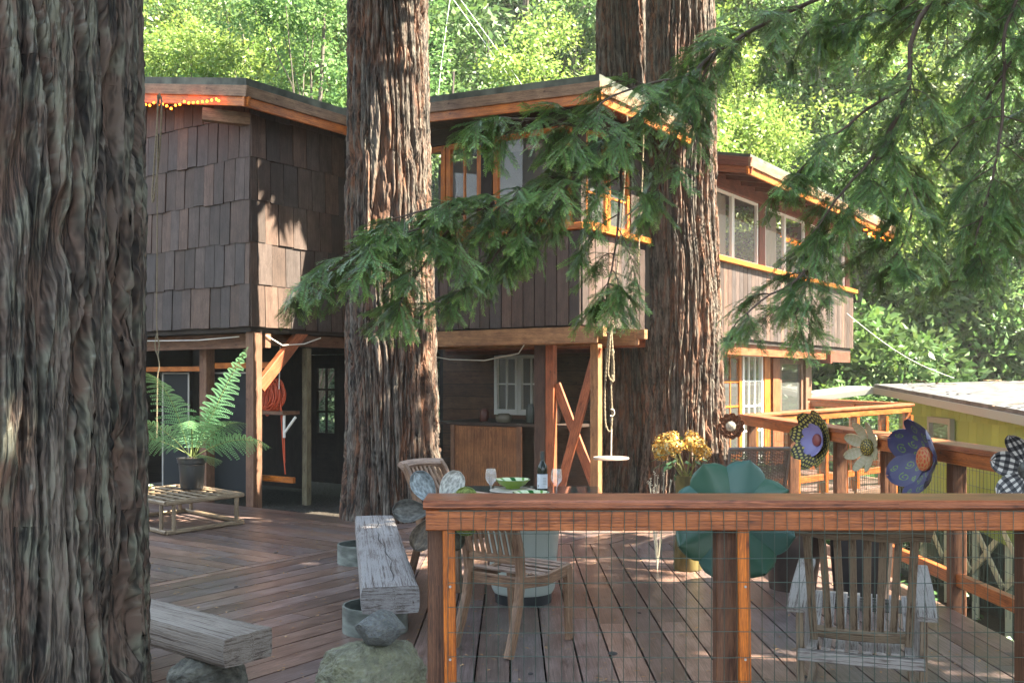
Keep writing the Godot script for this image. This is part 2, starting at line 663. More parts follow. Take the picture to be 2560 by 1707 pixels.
# a limb that hangs with branchlets and sprays. path: points of the limb; side twigs droop from it
func needle_branch(tree: Node3D, path: Array, r0: float, r1: float, from: float, reach: float, density: float, sprays: Array, droop: float, sd: int, label := "") -> void:
	rng.seed = sd
	var b := MB.new()
	b.col = Color(0.09, 0.062, 0.045)
	var fine := []
	var rad := []
	var cur := Curve3D.new()
	for i in path.size():
		var tn: Vector3 = (path[min(i + 1, path.size() - 1)] - path[max(i - 1, 0)]) * 0.18
		cur.add_point(path[i], -tn, tn)
	var total := cur.get_baked_length()
	var cnt := int(total / 0.08) + 2
	for i in cnt:
		var f := float(i) / (cnt - 1)
		fine.append(cur.sample_baked(total * f, true) + jit(0.006))
		rad.append(lerpf(r0, r1, pow(f, 0.7)))
	b.tube(fine, rad, 7)
	var xf := [[], [], []]
	var tints := [[], [], []]
	var i := int(cnt * from)
	var s := 1.0
	while i < cnt:
		var f := float(i) / (cnt - 1)
		var p: Vector3 = fine[i]
		var along: Vector3 = (fine[min(i + 1, cnt - 1)] - fine[max(i - 1, 0)]).normalized()
		var across := along.cross(UPV).normalized()
		var n_here := 1 + int(rf(0, density - 0.45))
		for q in n_here:
			s = -s
			var len := reach * rf(0.45, 1.1) * (1.0 - 0.55 * maxf(0.0, f - 0.55) / 0.45)
			var dir := (along * rf(0.45, 0.9) + across * s * rf(0.5, 1.0) + Vector3.DOWN * rf(-0.75, 0.42) * droop).normalized()
			var tp := [p]
			var tr := [0.004]
			var d := dir
			var at := p
			var steps := 5
			for k in steps:
				d = (d + Vector3.DOWN * 0.16 * droop + jit(0.08)).normalized()
				at += d * len / steps
				tp.append(at)
				tr.append(0.0036 - 0.0005 * k)
			b.tube(tp, tr, 4, false)
			for k in range(1, steps + 1):
				for side in [-1.0, 1.0, 0.0]:
					if side == 0.0 and k < steps:
						continue
					if rng.randf() < 0.16:
						continue
					var dd: Vector3 = (tp[k] - tp[k - 1]).normalized()
					var ac := dd.cross(UPV).normalized()
					var out: Vector3 = (dd + ac * side * rf(0.5, 0.95) + Vector3.DOWN * rf(0.0, 0.45) * droop + jit(0.1)).normalized()
					var v := rng.randi() % 3
					xf[v].append(aim(tp[k], out, (UPV + jit(0.5)).normalized(), rf(0.65, 1.2)))
					var lite := rf(0.6, 1.55)
					tints[v].append(Color(lite * rf(0.92, 1.08), lite, lite * rf(0.85, 1.1)))
		i += 1 + int(rf(0.0, 1.75))
	var br := obj("branch", b, painted("twig_bark", 0.85), tree, label)
	for v in 3:
		if xf[v].size():
			multi("needles", sprays[v], needle_mat(), xf[v], br, tints[v])


# a clump of broad leaves for trees further off
func leaf_clump(sd: int, count: int, radius: float, size: float, thin: float, flat: float) -> ArrayMesh:
	var r := RandomNumberGenerator.new()
	r.seed = sd
	var b := MB.new()
	for i in count:
		var d := Vector3(r.randfn(), r.randfn(), r.randfn()).normalized()
		var p := d * radius * pow(r.randf(), 0.45)
		p.y *= 0.75
		var out := (d + Vector3(r.randf_range(-1, 1), r.randf_range(-0.9, 0.3), r.randf_range(-1, 1)) * 0.8).normalized()
		var up := (Vector3.UP * flat + Vector3(r.randf_range(-1, 1), r.randf_range(-1, 1), r.randf_range(-1, 1)) * (1.4 - flat)).normalized()
		var s := size * r.randf_range(0.65, 1.3)
		var ac := out.cross(up)
		if ac.length() < 0.05:
			continue
		ac = ac.normalized() * s * thin
		var lift := out.cross(ac).normalized() * s * 0.12
		var k := r.randf_range(0.75, 1.3)
		b.col = Color(k * r.randf_range(0.9, 1.12), k, k * r.randf_range(0.7, 1.15))
		b.quad(p, p + out * s * 0.45 - ac + lift, p + out * s, p + out * s * 0.45 + ac + lift)
	return b.commit()


func leaf_mat(key: String, linear: Color, back: float, rough := 0.45) -> StandardMaterial3D:
	if mats.has(key):
		return mats[key]
	var m := StandardMaterial3D.new()
	m.resource_name = key
	m.albedo_color = linear.linear_to_srgb()
	m.vertex_color_use_as_albedo = true
	m.roughness = rough
	m.backlight_enabled = true
	m.backlight = Color(back, back, back)
	m.cull_mode = BaseMaterial3D.CULL_DISABLED
	mats[key] = m
	return m


# places of leaf clumps in a crown: limbs end in blobs, each blob a shell of clumps, gaps between
func crown_places(sd: int, rx: float, ry: float, blobs: int, per: int, blob_r: float) -> Array:
	var r := RandomNumberGenerator.new()
	r.seed = sd
	var xf := []
	var tints := []
	var ends := []
	for i in blobs:
		var d := Vector3(r.randfn(), r.randfn() * 0.9, r.randfn()).normalized()
		var k := pow(r.randf(), 0.4)
		var taper := 1.0 - 0.35 * maxf(0.0, d.y)
		var c := Vector3(d.x * rx * k * taper, d.y * ry * k, d.z * rx * k * taper)
		ends.append(c)
		var br := blob_r * r.randf_range(0.6, 1.25)
		var tone := r.randf_range(0.72, 1.25)
		for j in int(per * br * br / (blob_r * blob_r)):
			var e := Vector3(r.randfn(), r.randfn() * 0.55, r.randfn()).normalized() * br * pow(r.randf(), 0.35)
			e.y -= 0.25 * (e.x * e.x + e.z * e.z) / br
			var bs := Basis.from_euler(Vector3(r.randf_range(-0.5, 0.5), r.randf() * TAU, r.randf_range(-0.5, 0.5))) * r.randf_range(0.75, 1.3)
			xf.append(Transform3D(bs, c + e))
			var t := tone * r.randf_range(0.85, 1.15)
			tints.append(Color(t * r.randf_range(0.9, 1.12), t, t * r.randf_range(0.8, 1.1)))
	return [xf, tints, ends]


func broad_tree(called: String, label: String, foot: Vector3, height: float, crown: Array, crown_h: float, k: float, clump: Mesh, leaf: Material, tr: float, sd: int, group: String, trunk_col := Color(0.11, 0.095, 0.08)) -> Node3D:
	var o := thing(called, label, "tree", foot, group)
	var r := RandomNumberGenerator.new()
	r.seed = sd
	var b := MB.new()
	b.col = trunk_col
	var path := []
	var rad := []
	var lean := Vector3(r.randf_range(-0.6, 0.6), 0, r.randf_range(-0.4, 0.4))
	for i in 9:
		var f := i / 8.0
		path.append(foot + Vector3(0, -0.4 + (height * 0.94 + 0.4) * f, 0) + lean * f * f + Vector3(sin(f * 5.0 + sd) * 0.12, 0, cos(f * 4.0 + sd) * 0.12))
		rad.append(tr * (1.0 - 0.85 * f) + 0.012)
	b.tube(path, rad, 9)
	var turn := Basis(UPV, r.randf() * TAU) * k
	var at := foot + UPV * crown_h + lean * 0.5
	for e in crown[2]:
		var tip: Vector3 = at + turn * e
		var f := clampf((tip.y - foot.y) / height * 0.72 + r.randf_range(-0.1, 0.02), 0.2, 0.95)
		var st: Vector3 = path[int(f * 8.0)]
		var mid := st.lerp(tip, 0.5) + Vector3(0, 0.25, 0) + Vector3(r.randf_range(-0.2, 0.2), 0, r.randf_range(-0.2, 0.2))
		b.tube([st, mid, tip], [tr * 0.28 * (1.0 - f * 0.5), tr * 0.18 * (1.0 - f * 0.5), 0.012], 5, false)
	obj("trunk", b, painted("far_bark", 0.9), o)
	var xf := []
	for t in crown[0]:
		xf.append(Transform3D(turn * t.basis, at + turn * t.origin))
	multi("crown", clump, leaf, xf, o, crown[1])
	return o


# high boughs of a redwood: whorls of flat sprays
func redwood_crown(tree: Node3D, foot: Vector3, from: float, to: float, reach: float, bough: Mesh, count: int, sd: int, droop := 0.25) -> void:
	rng.seed = sd
	var xf := []
	var tints := []
	for i in count:
		var f := rng.randf()
		var h := lerpf(from, to, f)
		var a := rng.randf() * TAU
		var l := reach * (1.0 - 0.8 * f) * rf(0.7, 1.15)
		var d := Vector3(cos(a), -droop * rf(0.3, 1.3), sin(a)).normalized()
		xf.append(aim(foot + UPV * h + d * 0.2, d, UPV, l))
		var t := rf(0.75, 1.3)
		tints.append(Color(t, t * rf(0.95, 1.1), t))
	multi("crown", bough, needle_mat(), xf, tree, tints)


# a whole bough one metre long: a stem, side shoots and flat foliage strips
func bough_mesh(sd: int, shoots: int, strip: float) -> ArrayMesh:
	var r := RandomNumberGenerator.new()
	r.seed = sd
	var b := MB.new()
	b.col = Color(0.08, 0.055, 0.04)
	b.tube([Vector3.ZERO, Vector3(0.5, -0.02, 0), Vector3(1, -0.14, 0)], [0.014, 0.009, 0.002], 5, false)
	for i in shoots:
		var f := r.randf_range(0.12, 1.0)
		var p := Vector3(f, -0.14 * f * f, 0)
		var s := 1.0 if i % 2 == 0 else -1.0
		var d := Vector3(0.75, r.randf_range(-0.45, 0.15), s * r.randf_range(0.4, 1.1)).normalized()
		var l := (0.42 - 0.28 * f) * r.randf_range(0.6, 1.3)
		for k in 6:
			var q := p + d * l * (k + 1) / 6.0 + Vector3(0, -0.05 * l * k * k / 9.0, 0)
			for side in [-1.0, 1.0]:
				var e: Vector3 = (d + d.cross(Vector3.UP).normalized() * side * 0.9 + Vector3(0, r.randf_range(-0.4, 0.25), 0)).normalized()
				var m := strip * r.randf_range(0.6, 1.3)
				var w := e.cross(Vector3.UP).normalized() * m * 0.13
				var c := r.randf_range(0.8, 1.3)
				b.col = Color(0.042 * c, 0.088 * c, 0.028 * c)
				b.quad(q, q + e * m * 0.5 - w, q + e * m, q + e * m * 0.5 + w)
	return b.commit()


# ------------------------------------------------------------------ the house
func hbox(b: MB, base: Vector3, t0: float, t1: float, h0: float, h1: float, s0: float, s1: float, grain := 0) -> void:
	var o := base + D1 * t0 + D2 * s0 + UPV * h0
	var a := D1 * (t1 - t0)
	var u := UPV * (h1 - h0)
	var c := D2 * (s1 - s0)
	if grain == 0:
		b.box(o, a, u, c)
	elif grain == 1:
		b.box(o, u, a, c)
	else:
		b.box(o, c, u, a)


func hpart(called: String, m: Material, parent: Node, base: Vector3, t0: float, t1: float, h0: float, h1: float, s0: float, s1: float, grain := 0, label := "") -> MeshInstance3D:
	var b := MB.new()
	b.uo = Vector2(rf(0, 1), rf(0, 1))
	hbox(b, base, t0, t1, h0, h1, s0, s1, grain)
	return obj(called, b, m, parent, label)


func bar(called: String, m: Material, parent: Node, p: Vector3, q: Vector3, w: float, h: float, up := UPV, bev := 0.004, label := "") -> MeshInstance3D:
	var b := MB.new()
	b.uo = Vector2(rf(0, 1), rf(0, 1))
	b.beam(p, q, w, h, up, bev)
	return obj(called, b, m, parent, label)


# a window or glazed door: outer frame as the part, panes and glazing bars as its pieces. o is the lower corner, side its width, out its outward normal
func window_unit(called: String, parent: Node, o: Vector3, side: Vector3, high: float, out: Vector3, fm: Material, fw: float, deep: float, cols: int, rows: int, bm: Material, bw: float, label := "", sill := 0.0) -> MeshInstance3D:
	var b := MB.new()
	b.uo = Vector2(rf(0, 1), rf(0, 1))
	var sx := side.normalized()
	var wide := side.length()
	var up := UPV * high
	var bt := fw if sill == 0.0 else sill
	b.box(o - out * deep * 0.5, up, sx * fw, out * deep)
	b.box(o + sx * (wide - fw) - out * deep * 0.5, up, sx * fw, out * deep)
	b.box(o + sx * fw - out * (deep * 0.5 - 0.002), sx * (wide - 2 * fw), UPV * bt, out * (deep - 0.004))
	b.box(o + sx * fw + UPV * (high - fw) - out * (deep * 0.5 - 0.002), sx * (wide - 2 * fw), UPV * fw, out * (deep - 0.004))
	var win := obj(called, b, fm, parent, label)
	var iw := wide - 2 * fw
	var ih := high - fw - bt
	var cw := (iw - bw * (cols - 1)) / cols
	var ch := (ih - bw * (rows - 1)) / rows
	var p0 := o + sx * fw + UPV * bt
	for i in cols:
		for j in rows:
			var pb := MB.new()
			var q := p0 + sx * (cw + bw) * i + UPV * (ch + bw) * j
			pb.quad(q, q + sx * cw, q + sx * cw + UPV * ch, q + UPV * ch)
			obj("pane", pb, glass_mat(), win)
	for i in range(1, cols):
		var mb := MB.new()
		mb.box(p0 + sx * ((cw + bw) * i - bw) - out * 0.014, UPV * ih, sx * bw, out * 0.028)
		obj("glazing_bar", mb, bm, win)
	for j in range(1, rows):
		var mb := MB.new()
		mb.box(p0 + UPV * ((ch + bw) * j - bw) - out * 0.012, sx * iw, UPV * bw, out * 0.024)
		obj("glazing_bar", mb, bm, win)
	return win


func siding(wall: Node, base: Vector3, along: Vector3, out: Vector3, len: float, h0: float, h1: float, wide: float, ms: Array) -> void:
	var x := 0.0
	while x < len - 0.02:
		var w := minf(wide * rf(0.92, 1.08), len - x)
		var b := MB.new()
		b.uo = Vector2(rf(0, 1), rf(0, 1))
		b.sweep([base + along * (x + w * 0.5) + UPV * (h0 + rf(-0.006, 0.004)) + out * 0.011, base + along * (x + w * 0.5) + UPV * h1 + out * 0.011], w * 0.5 - 0.005, 0.011 + rf(-0.002, 0.002), out, 0.004)
		obj("siding_board", b, ms[rng.randi() % ms.size()], wall)
		x += w


func shingles(wall: Node, base: Vector3, along: Vector3, out: Vector3, len: float, h0: float, pitch: float, top0: float, top_rise: float, wide: float, ms: Array) -> void:
	for row in 7:
		var y := h0 + row * pitch
		var x := -0.02 - (wide * 0.5 if row % 2 == 1 else 0.0)
		while x < len:
			var w := wide * rf(0.9, 1.1)
			var x0 := maxf(x, -0.02)
			var x1 := minf(x + w, len)
			x += w
			var top := minf(y + pitch + 0.07, top0 + top_rise * x0)
			if x1 - x0 < 0.03 or top < y + 0.06:
				continue
			var b := MB.new()
			b.uo = Vector2(rf(0, 1), rf(0, 1))
			var drop := rf(-0.012, 0.012)
			var k := (top - y) / (pitch + 0.07)
			b.box(base + along * (x0 + 0.003) + UPV * (y + drop) + out * 0.014, UPV * (top - y) - out * 0.016 * k, along * (x1 - x0 - 0.011), out * rf(0.018, 0.032))
			obj("shingle", b, ms[rng.randi() % ms.size()], wall)


func roof_slab(called: String, m: Material, parent: Node, base: Vector3, t0: float, t1: float, s0: float, s1: float, h: float, rise: float, thick: float) -> MeshInstance3D:
	var b := MB.new()
	b.us = Vector2(0.5, 0.5)
	b.box(base + D1 * t0 + D2 * s0 + UPV * h, D1 * (t1 - t0), UPV * thick, D2 * (s1 - s0) + UPV * rise * (s1 - s0))
	return obj(called, b, m, parent)


func build_house() -> void:
	rng.seed = 404
	var house := thing("wooden_house", "dark brown shingled and boarded house on posts with orange trim, behind the big redwood trunks", "house", BAY)
	var brown := woods("brown_siding", Color(0.095, 0.066, 0.054), 7, 0.36, 0.62, "siding", 0.05)
	var shing := woods("brown_shingle", Color(0.086, 0.06, 0.048), 7, 0.32, 0.66, "siding", 0.06)
	var orange := mat("orange_trim", Color(0.56, 0.175, 0.022), 0.5, "wood", 0.04)
	var redwood := mat("red_beam", Color(0.34, 0.105, 0.04), 0.55, "wood", 0.06)
	var reddark := mat("red_dark_beam", Color(0.2, 0.06, 0.035), 0.55, "wood", 0.06)
	var tan_beam := mat("tan_beam", Color(0.33, 0.17, 0.07), 0.6, "wood", 0.06)
	var facia := mat("weathered_fascia", Color(0.27, 0.165, 0.09), 0.65, "wood", 0.05)
	var post_m := mat("brown_post", Color(0.2, 0.105, 0.06), 0.65, "wood", 0.05)
	var roofm := mat("roof_edge", Color(0.13, 0.145, 0.12), 0.9, "mottle")
	var inner := mat("inner_wall", Color(0.11, 0.092, 0.072), 0.8)
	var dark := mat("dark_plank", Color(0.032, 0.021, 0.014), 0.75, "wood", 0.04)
	var white := mat("white_paint", Color(0.72, 0.72, 0.66), 0.5)
	var soffit := mat("soffit", Color(0.16, 0.07, 0.045), 0.75, "siding")
	var curtain := mat("pale_curtain", Color(0.2, 0.165, 0.125), 0.9)

	# ---- shingled wing on the left
	var wa := hpart("wall", shing[0], house, WING, 0.0, 0.12, 2.24, 5.1, 0.12, 4.2, 1)
	shingles(wa, WING, D2, -D1, 3.4, 2.24, 0.53, 5.12, 0.18, 0.205, shing)
	var wb := hpart("wall", shing[1], house, WING, 0.0, 2.3, 2.24, 5.05, 0.0, 0.12, 1)
	shingles(wb, WING, D1, -D2, 2.05, 2.24, 0.53, 5.05, 0.0, 0.235, shing)
	hpart("floor", dark, house, WING, 0.02, 3.4, 2.18, 2.238, 0.02, 4.2)
	var ra := roof_slab("roof", roofm, house, WING, -0.45, 4.2, -0.45, 4.4, 5.07, 0.18, 0.09)
	var fr := 0.18
	for q in [[0.115, 0.13, 0.0, facia], [0.235, 0.115, 0.03, orange]]:
		var hh: float = 5.07 - q[0] + 0.05
		var b := MB.new()
		b.beam(WING + D1 * (-0.44 + q[2]) + D2 * -0.46 + UPV * hh, WING + D1 * (-0.44 + q[2]) + D2 * 4.2 + UPV * (hh + 4.66 * fr), 0.035, q[1])
		obj("fascia", b, q[3], ra)
		b = MB.new()
		b.beam(WING + D1 * -0.46 + D2 * (-0.44 + q[2]) + UPV * hh, WING + D1 * 2.35 + D2 * (-0.44 + q[2]) + UPV * hh, 0.035, q[1])
		obj("fascia", b, q[3], ra)
	bar("beam", facia, house, hl(-0.42, 4.86, 0.4), hl(0.02, 4.83, 0.03), 0.12, 0.15)
	# ---- bay in the middle
	var wc := hpart("wall", brown[0], house, BAY, 0.0, 0.1, 2.24, 3.38, 0.1, 3.62, 1)
	siding(wc, BAY, D2, -D1, 3.6, 2.24, 3.38, 0.17, brown)
	var wd := hpart("wall", brown[1], house, BAY, 0.0, 1.66, 2.24, 3.38, 0.0, 0.1, 1)
	siding(wd, BAY, D1, -D2, 1.66, 2.24, 3.38, 0.16, brown)
	hpart("wall", inner, house, BAY, 1.7, 1.8, 2.24, 4.92, 0.0, 3.6, 1)
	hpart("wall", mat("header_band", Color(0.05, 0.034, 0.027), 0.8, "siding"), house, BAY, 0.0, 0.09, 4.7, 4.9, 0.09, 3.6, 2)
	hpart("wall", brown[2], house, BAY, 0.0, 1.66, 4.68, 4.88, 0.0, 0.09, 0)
	hpart("floor", dark, house, BAY, 0.02, 1.9, 2.17, 2.238, 0.02, 3.62)
	hpart("floor", dark, house, BAY, 1.9, 3.3, 2.17, 2.238, 1.35, 4.6)
	bar("sill", orange, house, hb(-0.035, 3.425, -0.07), hb(-0.035, 3.425, 3.6), 0.12, 0.075)
	bar("sill", orange, house, hb(0.03, 3.425, -0.035), hb(1.68, 3.425, -0.035), 0.12, 0.075)
	hpart("corner_post", mat("dark_corner", Color(0.06, 0.04, 0.03), 0.7, "siding"), house, BAY, 0.0, 0.12, 3.465, 4.69, 0.0, 0.12, 1)
	hpart("corner_post", brown[0], house, BAY, 1.27, 1.66, 3.465, 4.68, 0.0, 0.09, 1)
	var px := [[0.14, 1.33], [1.52, 2.1], [2.12, 2.75], [2.8, 3.5]]
	for q in px:
		window_unit("window", house, hb(0.05, 3.47, q[1]), D2 * (q[0] - q[1]), 1.22, -D1, orange, 0.07, 0.06, 2 if q[0] > 1.4 else 1, 1, orange, 0.03, "", 0.1)
	hpart("window_post", dark, house, BAY, 0.0, 0.09, 3.465, 4.695, 1.34, 1.51, 1)
	window_unit("window", house, hb(0.13, 3.47, 0.05), D1 * 0.56, 1.2, -D2, orange, 0.06, 0.06, 1, 3, orange, 0.025)
	window_unit("window", house, hb(0.7, 3.47, 0.05), D1 * 0.56, 1.2, -D2, orange, 0.06, 0.06, 1, 3, orange, 0.025)
	var rb := roof_slab("roof", roofm, house, BAY, -0.6, 1.9, -0.6, 4.1, 4.92, 0.06, 0.085)
	roof_slab("soffit", soffit, house, BAY, -0.53, 1.85, -0.53, 4.0, 4.885, 0.06, 0.03)
	for q in [[0.11, 0.125, 0.0, facia], [0.225, 0.115, 0.03, orange]]:
		var hh: float = 4.92 - q[0] + 0.055
		var b := MB.new()
		b.beam(BAY + D1 * (-0.59 + q[2]) + D2 * -0.61 + UPV * hh, BAY + D1 * (-0.59 + q[2]) + D2 * 3.5 + UPV * (hh + 4.1 * 0.06), 0.035, q[1])
		obj("fascia", b, q[3], rb)
		b = MB.new()
		b.beam(BAY + D1 * -0.61 + D2 * (-0.59 + q[2]) + UPV * hh, BAY + D1 * 1.9 + D2 * (-0.59 + q[2]) + UPV * hh, 0.035, q[1])
		obj("fascia", b, q[3], rb)
	# beams that carry the bay, their free ends cut on the slant
	for q in [[-0.02, -0.32], [0.95, -0.36]]:
		var b := MB.new()
		b.uo = Vector2(0.3, 0.7)
		var e = BAY + D1 * q[0]
		b.beam(e + D2 * 3.7 + UPV * 2.115, e + D2 * (q[1] + 0.12) + UPV * 2.115, 0.09, 0.2)
		b.box(e - D1 * 0.044 + D2 * (q[1] + 0.12) + UPV * 2.02, D2 * -0.02, UPV * 0.193, D1 * 0.088)
		b.box(e - D1 * 0.042 + D2 * (q[1] + 0.1) + UPV * 2.09, D2 * -0.12, UPV * 0.12, D1 * 0.084)
		obj("floor_beam", b, tan_beam, house)
	bar("floor_beam", redwood, house, hb(1.9, 2.1, 0.1), hb(1.9, 2.1, 3.6), 0.09, 0.16)
	# ---- wing on the right, farther off
	var we := hpart("wall", brown[0], house, BAY, 3.75, 11.1, 2.24, 3.4, 0.0, 0.1, 1)
	siding(we, BAY + D1 * 3.75, D1, -D2, 7.35, 2.24, 3.4, 0.17, brown)
	hpart("wall", brown[1], house, BAY, 11.0, 11.1, 2.24, 4.9, 0.1, 4.0, 1)
	hpart("wall", inner, house, BAY, 4.0, 11.0, 2.3, 4.95, 3.2, 3.3, 1)
	hpart("wall", brown[1], house, BAY, 3.75, 3.85, 2.24, 4.9, 0.1, 3.3, 1)
	hpart("floor", dark, house, BAY, 3.75, 11.05, 2.16, 2.236, 0.02, 3.3)
	bar("sill", orange, house, hb(3.72, 3.44, -0.04), hb(11.15, 3.44, -0.04), 0.13, 0.08)
	bar("header", reddark, house, hb(3.7, 4.66, 0.03), hb(11.1, 4.66, 0.03), 0.12, 0.24)
	for q in [[3.86, 4.7, 1], [4.72, 5.78, 1], [6.1, 7.06, 1], [7.08, 8.12, 1], [8.45, 9.5, 1], [9.52, 10.6, 1]]:
		window_unit("window", house, hb(q[0], 3.485, 0.04), D1 * (q[1] - q[0]), 1.05, -D2, white, 0.04, 0.05, 1, 1, white, 0.02)
	for q in [3.86, 6.12]:
		var b := MB.new()
		var rows := [[], []]
		for k in 15:
			var p := hb(q + 0.06 + k * 0.055, 0, 0.12 + 0.02 * sin(k * 1.9))
			rows[0].append(p + UPV * 3.53)
			rows[1].append(p + UPV * 4.5)
		b.sheet(rows)
		obj("curtain", b, curtain, house)
	for q in [5.8, 8.14, 10.65]:
		hpart("window_post", reddark, house, BAY, q, q + 0.28, 3.482, 4.54, 0.0, 0.1, 1)
	var rc := roof_slab("roof", roofm, house, BAY, 3.25, 11.2, -0.85, 4.2, 4.72, 0.2, 0.07)
	roof_slab("soffit", soffit, house, BAY, 3.3, 11.15, -0.8, 4.1, 4.69, 0.2, 0.028)
	for q in [[0.09, 0.13, 0.0, facia], [0.2, 0.11, 0.03, orange]]:
		var hh: float = 4.72 - q[0] + 0.045
		var b := MB.new()
		b.beam(BAY + D1 * 3.24 + D2 * (-0.84 + q[2]) + UPV * hh, BAY + D1 * 11.2 + D2 * (-0.84 + q[2]) + UPV * hh, 0.035, q[1])
		obj("fascia", b, q[3], rc)
		b = MB.new()
		b.beam(BAY + D1 * (3.26 + q[2]) + D2 * -0.86 + UPV * hh, BAY + D1 * (3.26 + q[2]) + D2 * 3.0 + UPV * (hh + 3.86 * 0.2), 0.035, q[1])
		obj("fascia", b, reddark if q[2] < 0.01 else redwood, rc)
	for k in 13:
		var t := 3.75 + k * 0.6
		bar("rafter", reddark, rc, hb(t, 4.615, -0.78), hb(t, 4.615 + 0.172, 0.08), 0.045, 0.13)
	# lower storey on the right: beam, posts, glazed doors, a window
	bar("floor_beam", redwood, house, hb(3.9, 2.08, 0.12), hb(9.6, 2.08, 0.12), 0.1, 0.2)
	bar("floor_beam", reddark, house, hb(9.62, 2.03, -0.02), hb(9.62, 2.03, 3.0), 0.1, 0.25)
	bar("floor_beam", reddark, house, hb(9.7, 2.05, 0.05), hb(10.95, 2.05, 0.05), 0.1, 0.22)
	var lower := 0.45
	window_unit("glazed_door", house, hb(5.15, 0.05, lower), D1 * 0.92, 2.0, -D2, orange, 0.1, 0.06, 2, 4, orange, 0.03, "orange framed glazed door", 0.25)
	window_unit("glazed_door", house, hb(6.12, 0.05, lower), D1 * 0.95, 2.0, -D2, white, 0.07, 0.06, 3, 4, white, 0.028, "white framed glazed door", 0.2)
	hpart("door_post", orange, house, BAY, 7.1, 7.38, 0.0, 2.0, lower - 0.05, lower + 0.06, 1)
	hpart("door_post", orange, house, BAY, 4.8, 5.13, 0.0, 2.0, lower - 0.05, lower + 0.06, 1)
	hpart("post", redwood, house, BAY, 7.5, 7.85, 0.0, 1.98, lower - 0.06, lower + 0.08, 1)
	window_unit("window", house, hb(7.9, 0.7, lower), D1 * 1.3, 1.28, -D2, post_m, 0.1, 0.08, 1, 1, post_m, 0.03)
	hpart("wall", redwood, house, BAY, 7.9, 9.2, 0.0, 0.69, lower - 0.03, lower + 0.06, 0)
	hpart("post", post_m, house, BAY, 9.25, 9.6, 0.0, 1.98, lower - 0.08, lower + 0.1, 1)
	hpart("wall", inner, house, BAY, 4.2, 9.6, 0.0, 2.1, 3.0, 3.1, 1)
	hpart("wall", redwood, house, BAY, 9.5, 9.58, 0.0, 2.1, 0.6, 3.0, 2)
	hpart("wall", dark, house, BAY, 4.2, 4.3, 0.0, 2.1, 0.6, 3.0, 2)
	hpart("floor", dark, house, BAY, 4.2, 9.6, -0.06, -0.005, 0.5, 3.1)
	# ---- under the bay: plank wall, window, posts with a cross brace
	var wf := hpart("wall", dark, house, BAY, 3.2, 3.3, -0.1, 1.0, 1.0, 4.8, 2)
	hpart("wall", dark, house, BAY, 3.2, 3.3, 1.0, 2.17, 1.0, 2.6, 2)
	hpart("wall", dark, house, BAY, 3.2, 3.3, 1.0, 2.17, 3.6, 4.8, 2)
	var planks := woods("wall_plank", Color(0.15, 0.07, 0.03), 3, 0.2, 0.6)
	for k in 10:
		var h0 := 0.02 + k * 0.213
		if h0 > 0.98 and h0 < 1.95:
			hpart("plank", planks[k % 3], wf, BAY, 3.172, 3.198, h0, h0 + 0.205, 3.62, 4.7, 2)
			hpart("plank", planks[(k + 1) % 3], wf, BAY, 3.172, 3.198, h0, h0 + 0.205, 1.1, 2.58, 2)
		else:
			hpart("plank", planks[k % 3], wf, BAY, 3.172, 3.198, h0, minf(h0 + 0.205, 2.165), 1.1, 4.7, 2)
	bar("header", reddark, house, hb(2.9, 2.08, 1.2), hb(2.9, 2.08, 4.4), 0.08, 0.18)
	window_unit("window", house, hb(3.17, 1.0, 3.58), D2 * -0.48, 0.98, -D1, white, 0.055, 0.07, 2, 2, white, 0.025, "white sash window under the bay", 0.09)
	window_unit("window", house, hb(3.17, 1.0, 3.09), D2 * -0.48, 0.98, -D1, white, 0.055, 0.07, 2, 2, white, 0.025, "white sash window under the bay", 0.09)
	hpart("wall", mat("room_back", Color(0.1, 0.08, 0.055), 0.8), house, BAY, 5.0, 5.1, 0.0, 2.2, 1.2, 4.8, 2)
	hpart("floor", dark, house, BAY, 3.3, 5.0, 2.17, 2.23, 1.2, 4.8)
	hpart("post", mat("dark_post", Color(0.075, 0.042, 0.03), 0.7, "wood"), house, BAY, 0.3, 0.42, -0.1, 2.015, 0.72, 0.88, 1)
	hpart("post", redwood, house, BAY, 0.31, 0.4, -0.1, 2.014, 0.6, 0.715, 1)
	hpart("post", tan_beam, house, BAY, 0.3, 0.4, -0.1, 2.014, -0.06, 0.05, 1)
	bar("cross_brace", redwood, house, hb(0.33, 0.12, 0.53), hb(0.33, 1.98, -0.04), 0.04, 0.12, D2, 0.004)
	bar("cross_brace", redwood, house, hb(0.385, 1.52, 0.6), hb(0.385, 0.22, 0.02), 0.04, 0.12, D2, 0.004)
	# ---- under the shingled wing: posts, brace, shelf, rails, a door with small panes
	hpart("post", post_m, house, WING, 0.06, 0.2, -0.12, 2.18, 0.02, 0.16, 1)
	hpart("post", post_m, house, WING, 0.5, 0.64, -0.12, 2.18, 1.5, 1.65, 1)
	bar("brace", redwood, house, hl(0.2, 1.48, 0.075), hl(0.97, 2.25, 0.075), 0.09, 0.15, UPV, 0.004)
	hpart("post", mat("mossy_post", Color(0.17, 0.15, 0.09), 0.8, "wood"), house, WING, 1.1, 1.18, -0.12, 2.0, 0.16, 0.25, 1)
	bar("floor_beam", post_m, house, hl(0.3, 2.08, 0.02), hl(0.3, 2.08, 3.6), 0.09, 0.19)
	bar("floor_beam", post_m, house, hl(0.2, 2.1, 0.3), hl(2.3, 2.1, 0.3), 0.09, 0.15)
	bar("rail", orange, house, hl(0.62, 1.73, 1.66), hl(0.62, 1.73, 3.4), 0.04, 0.07)
	bar("rail", orange, house, hl(0.62, 1.77, 0.2), hl(0.62, 1.77, 1.45), 0.04, 0.08)
	bar("rail", orange, house, hl(1.0, 0.22, 0.3), hl(1.0, 0.22, 1.6), 0.05, 0.08)
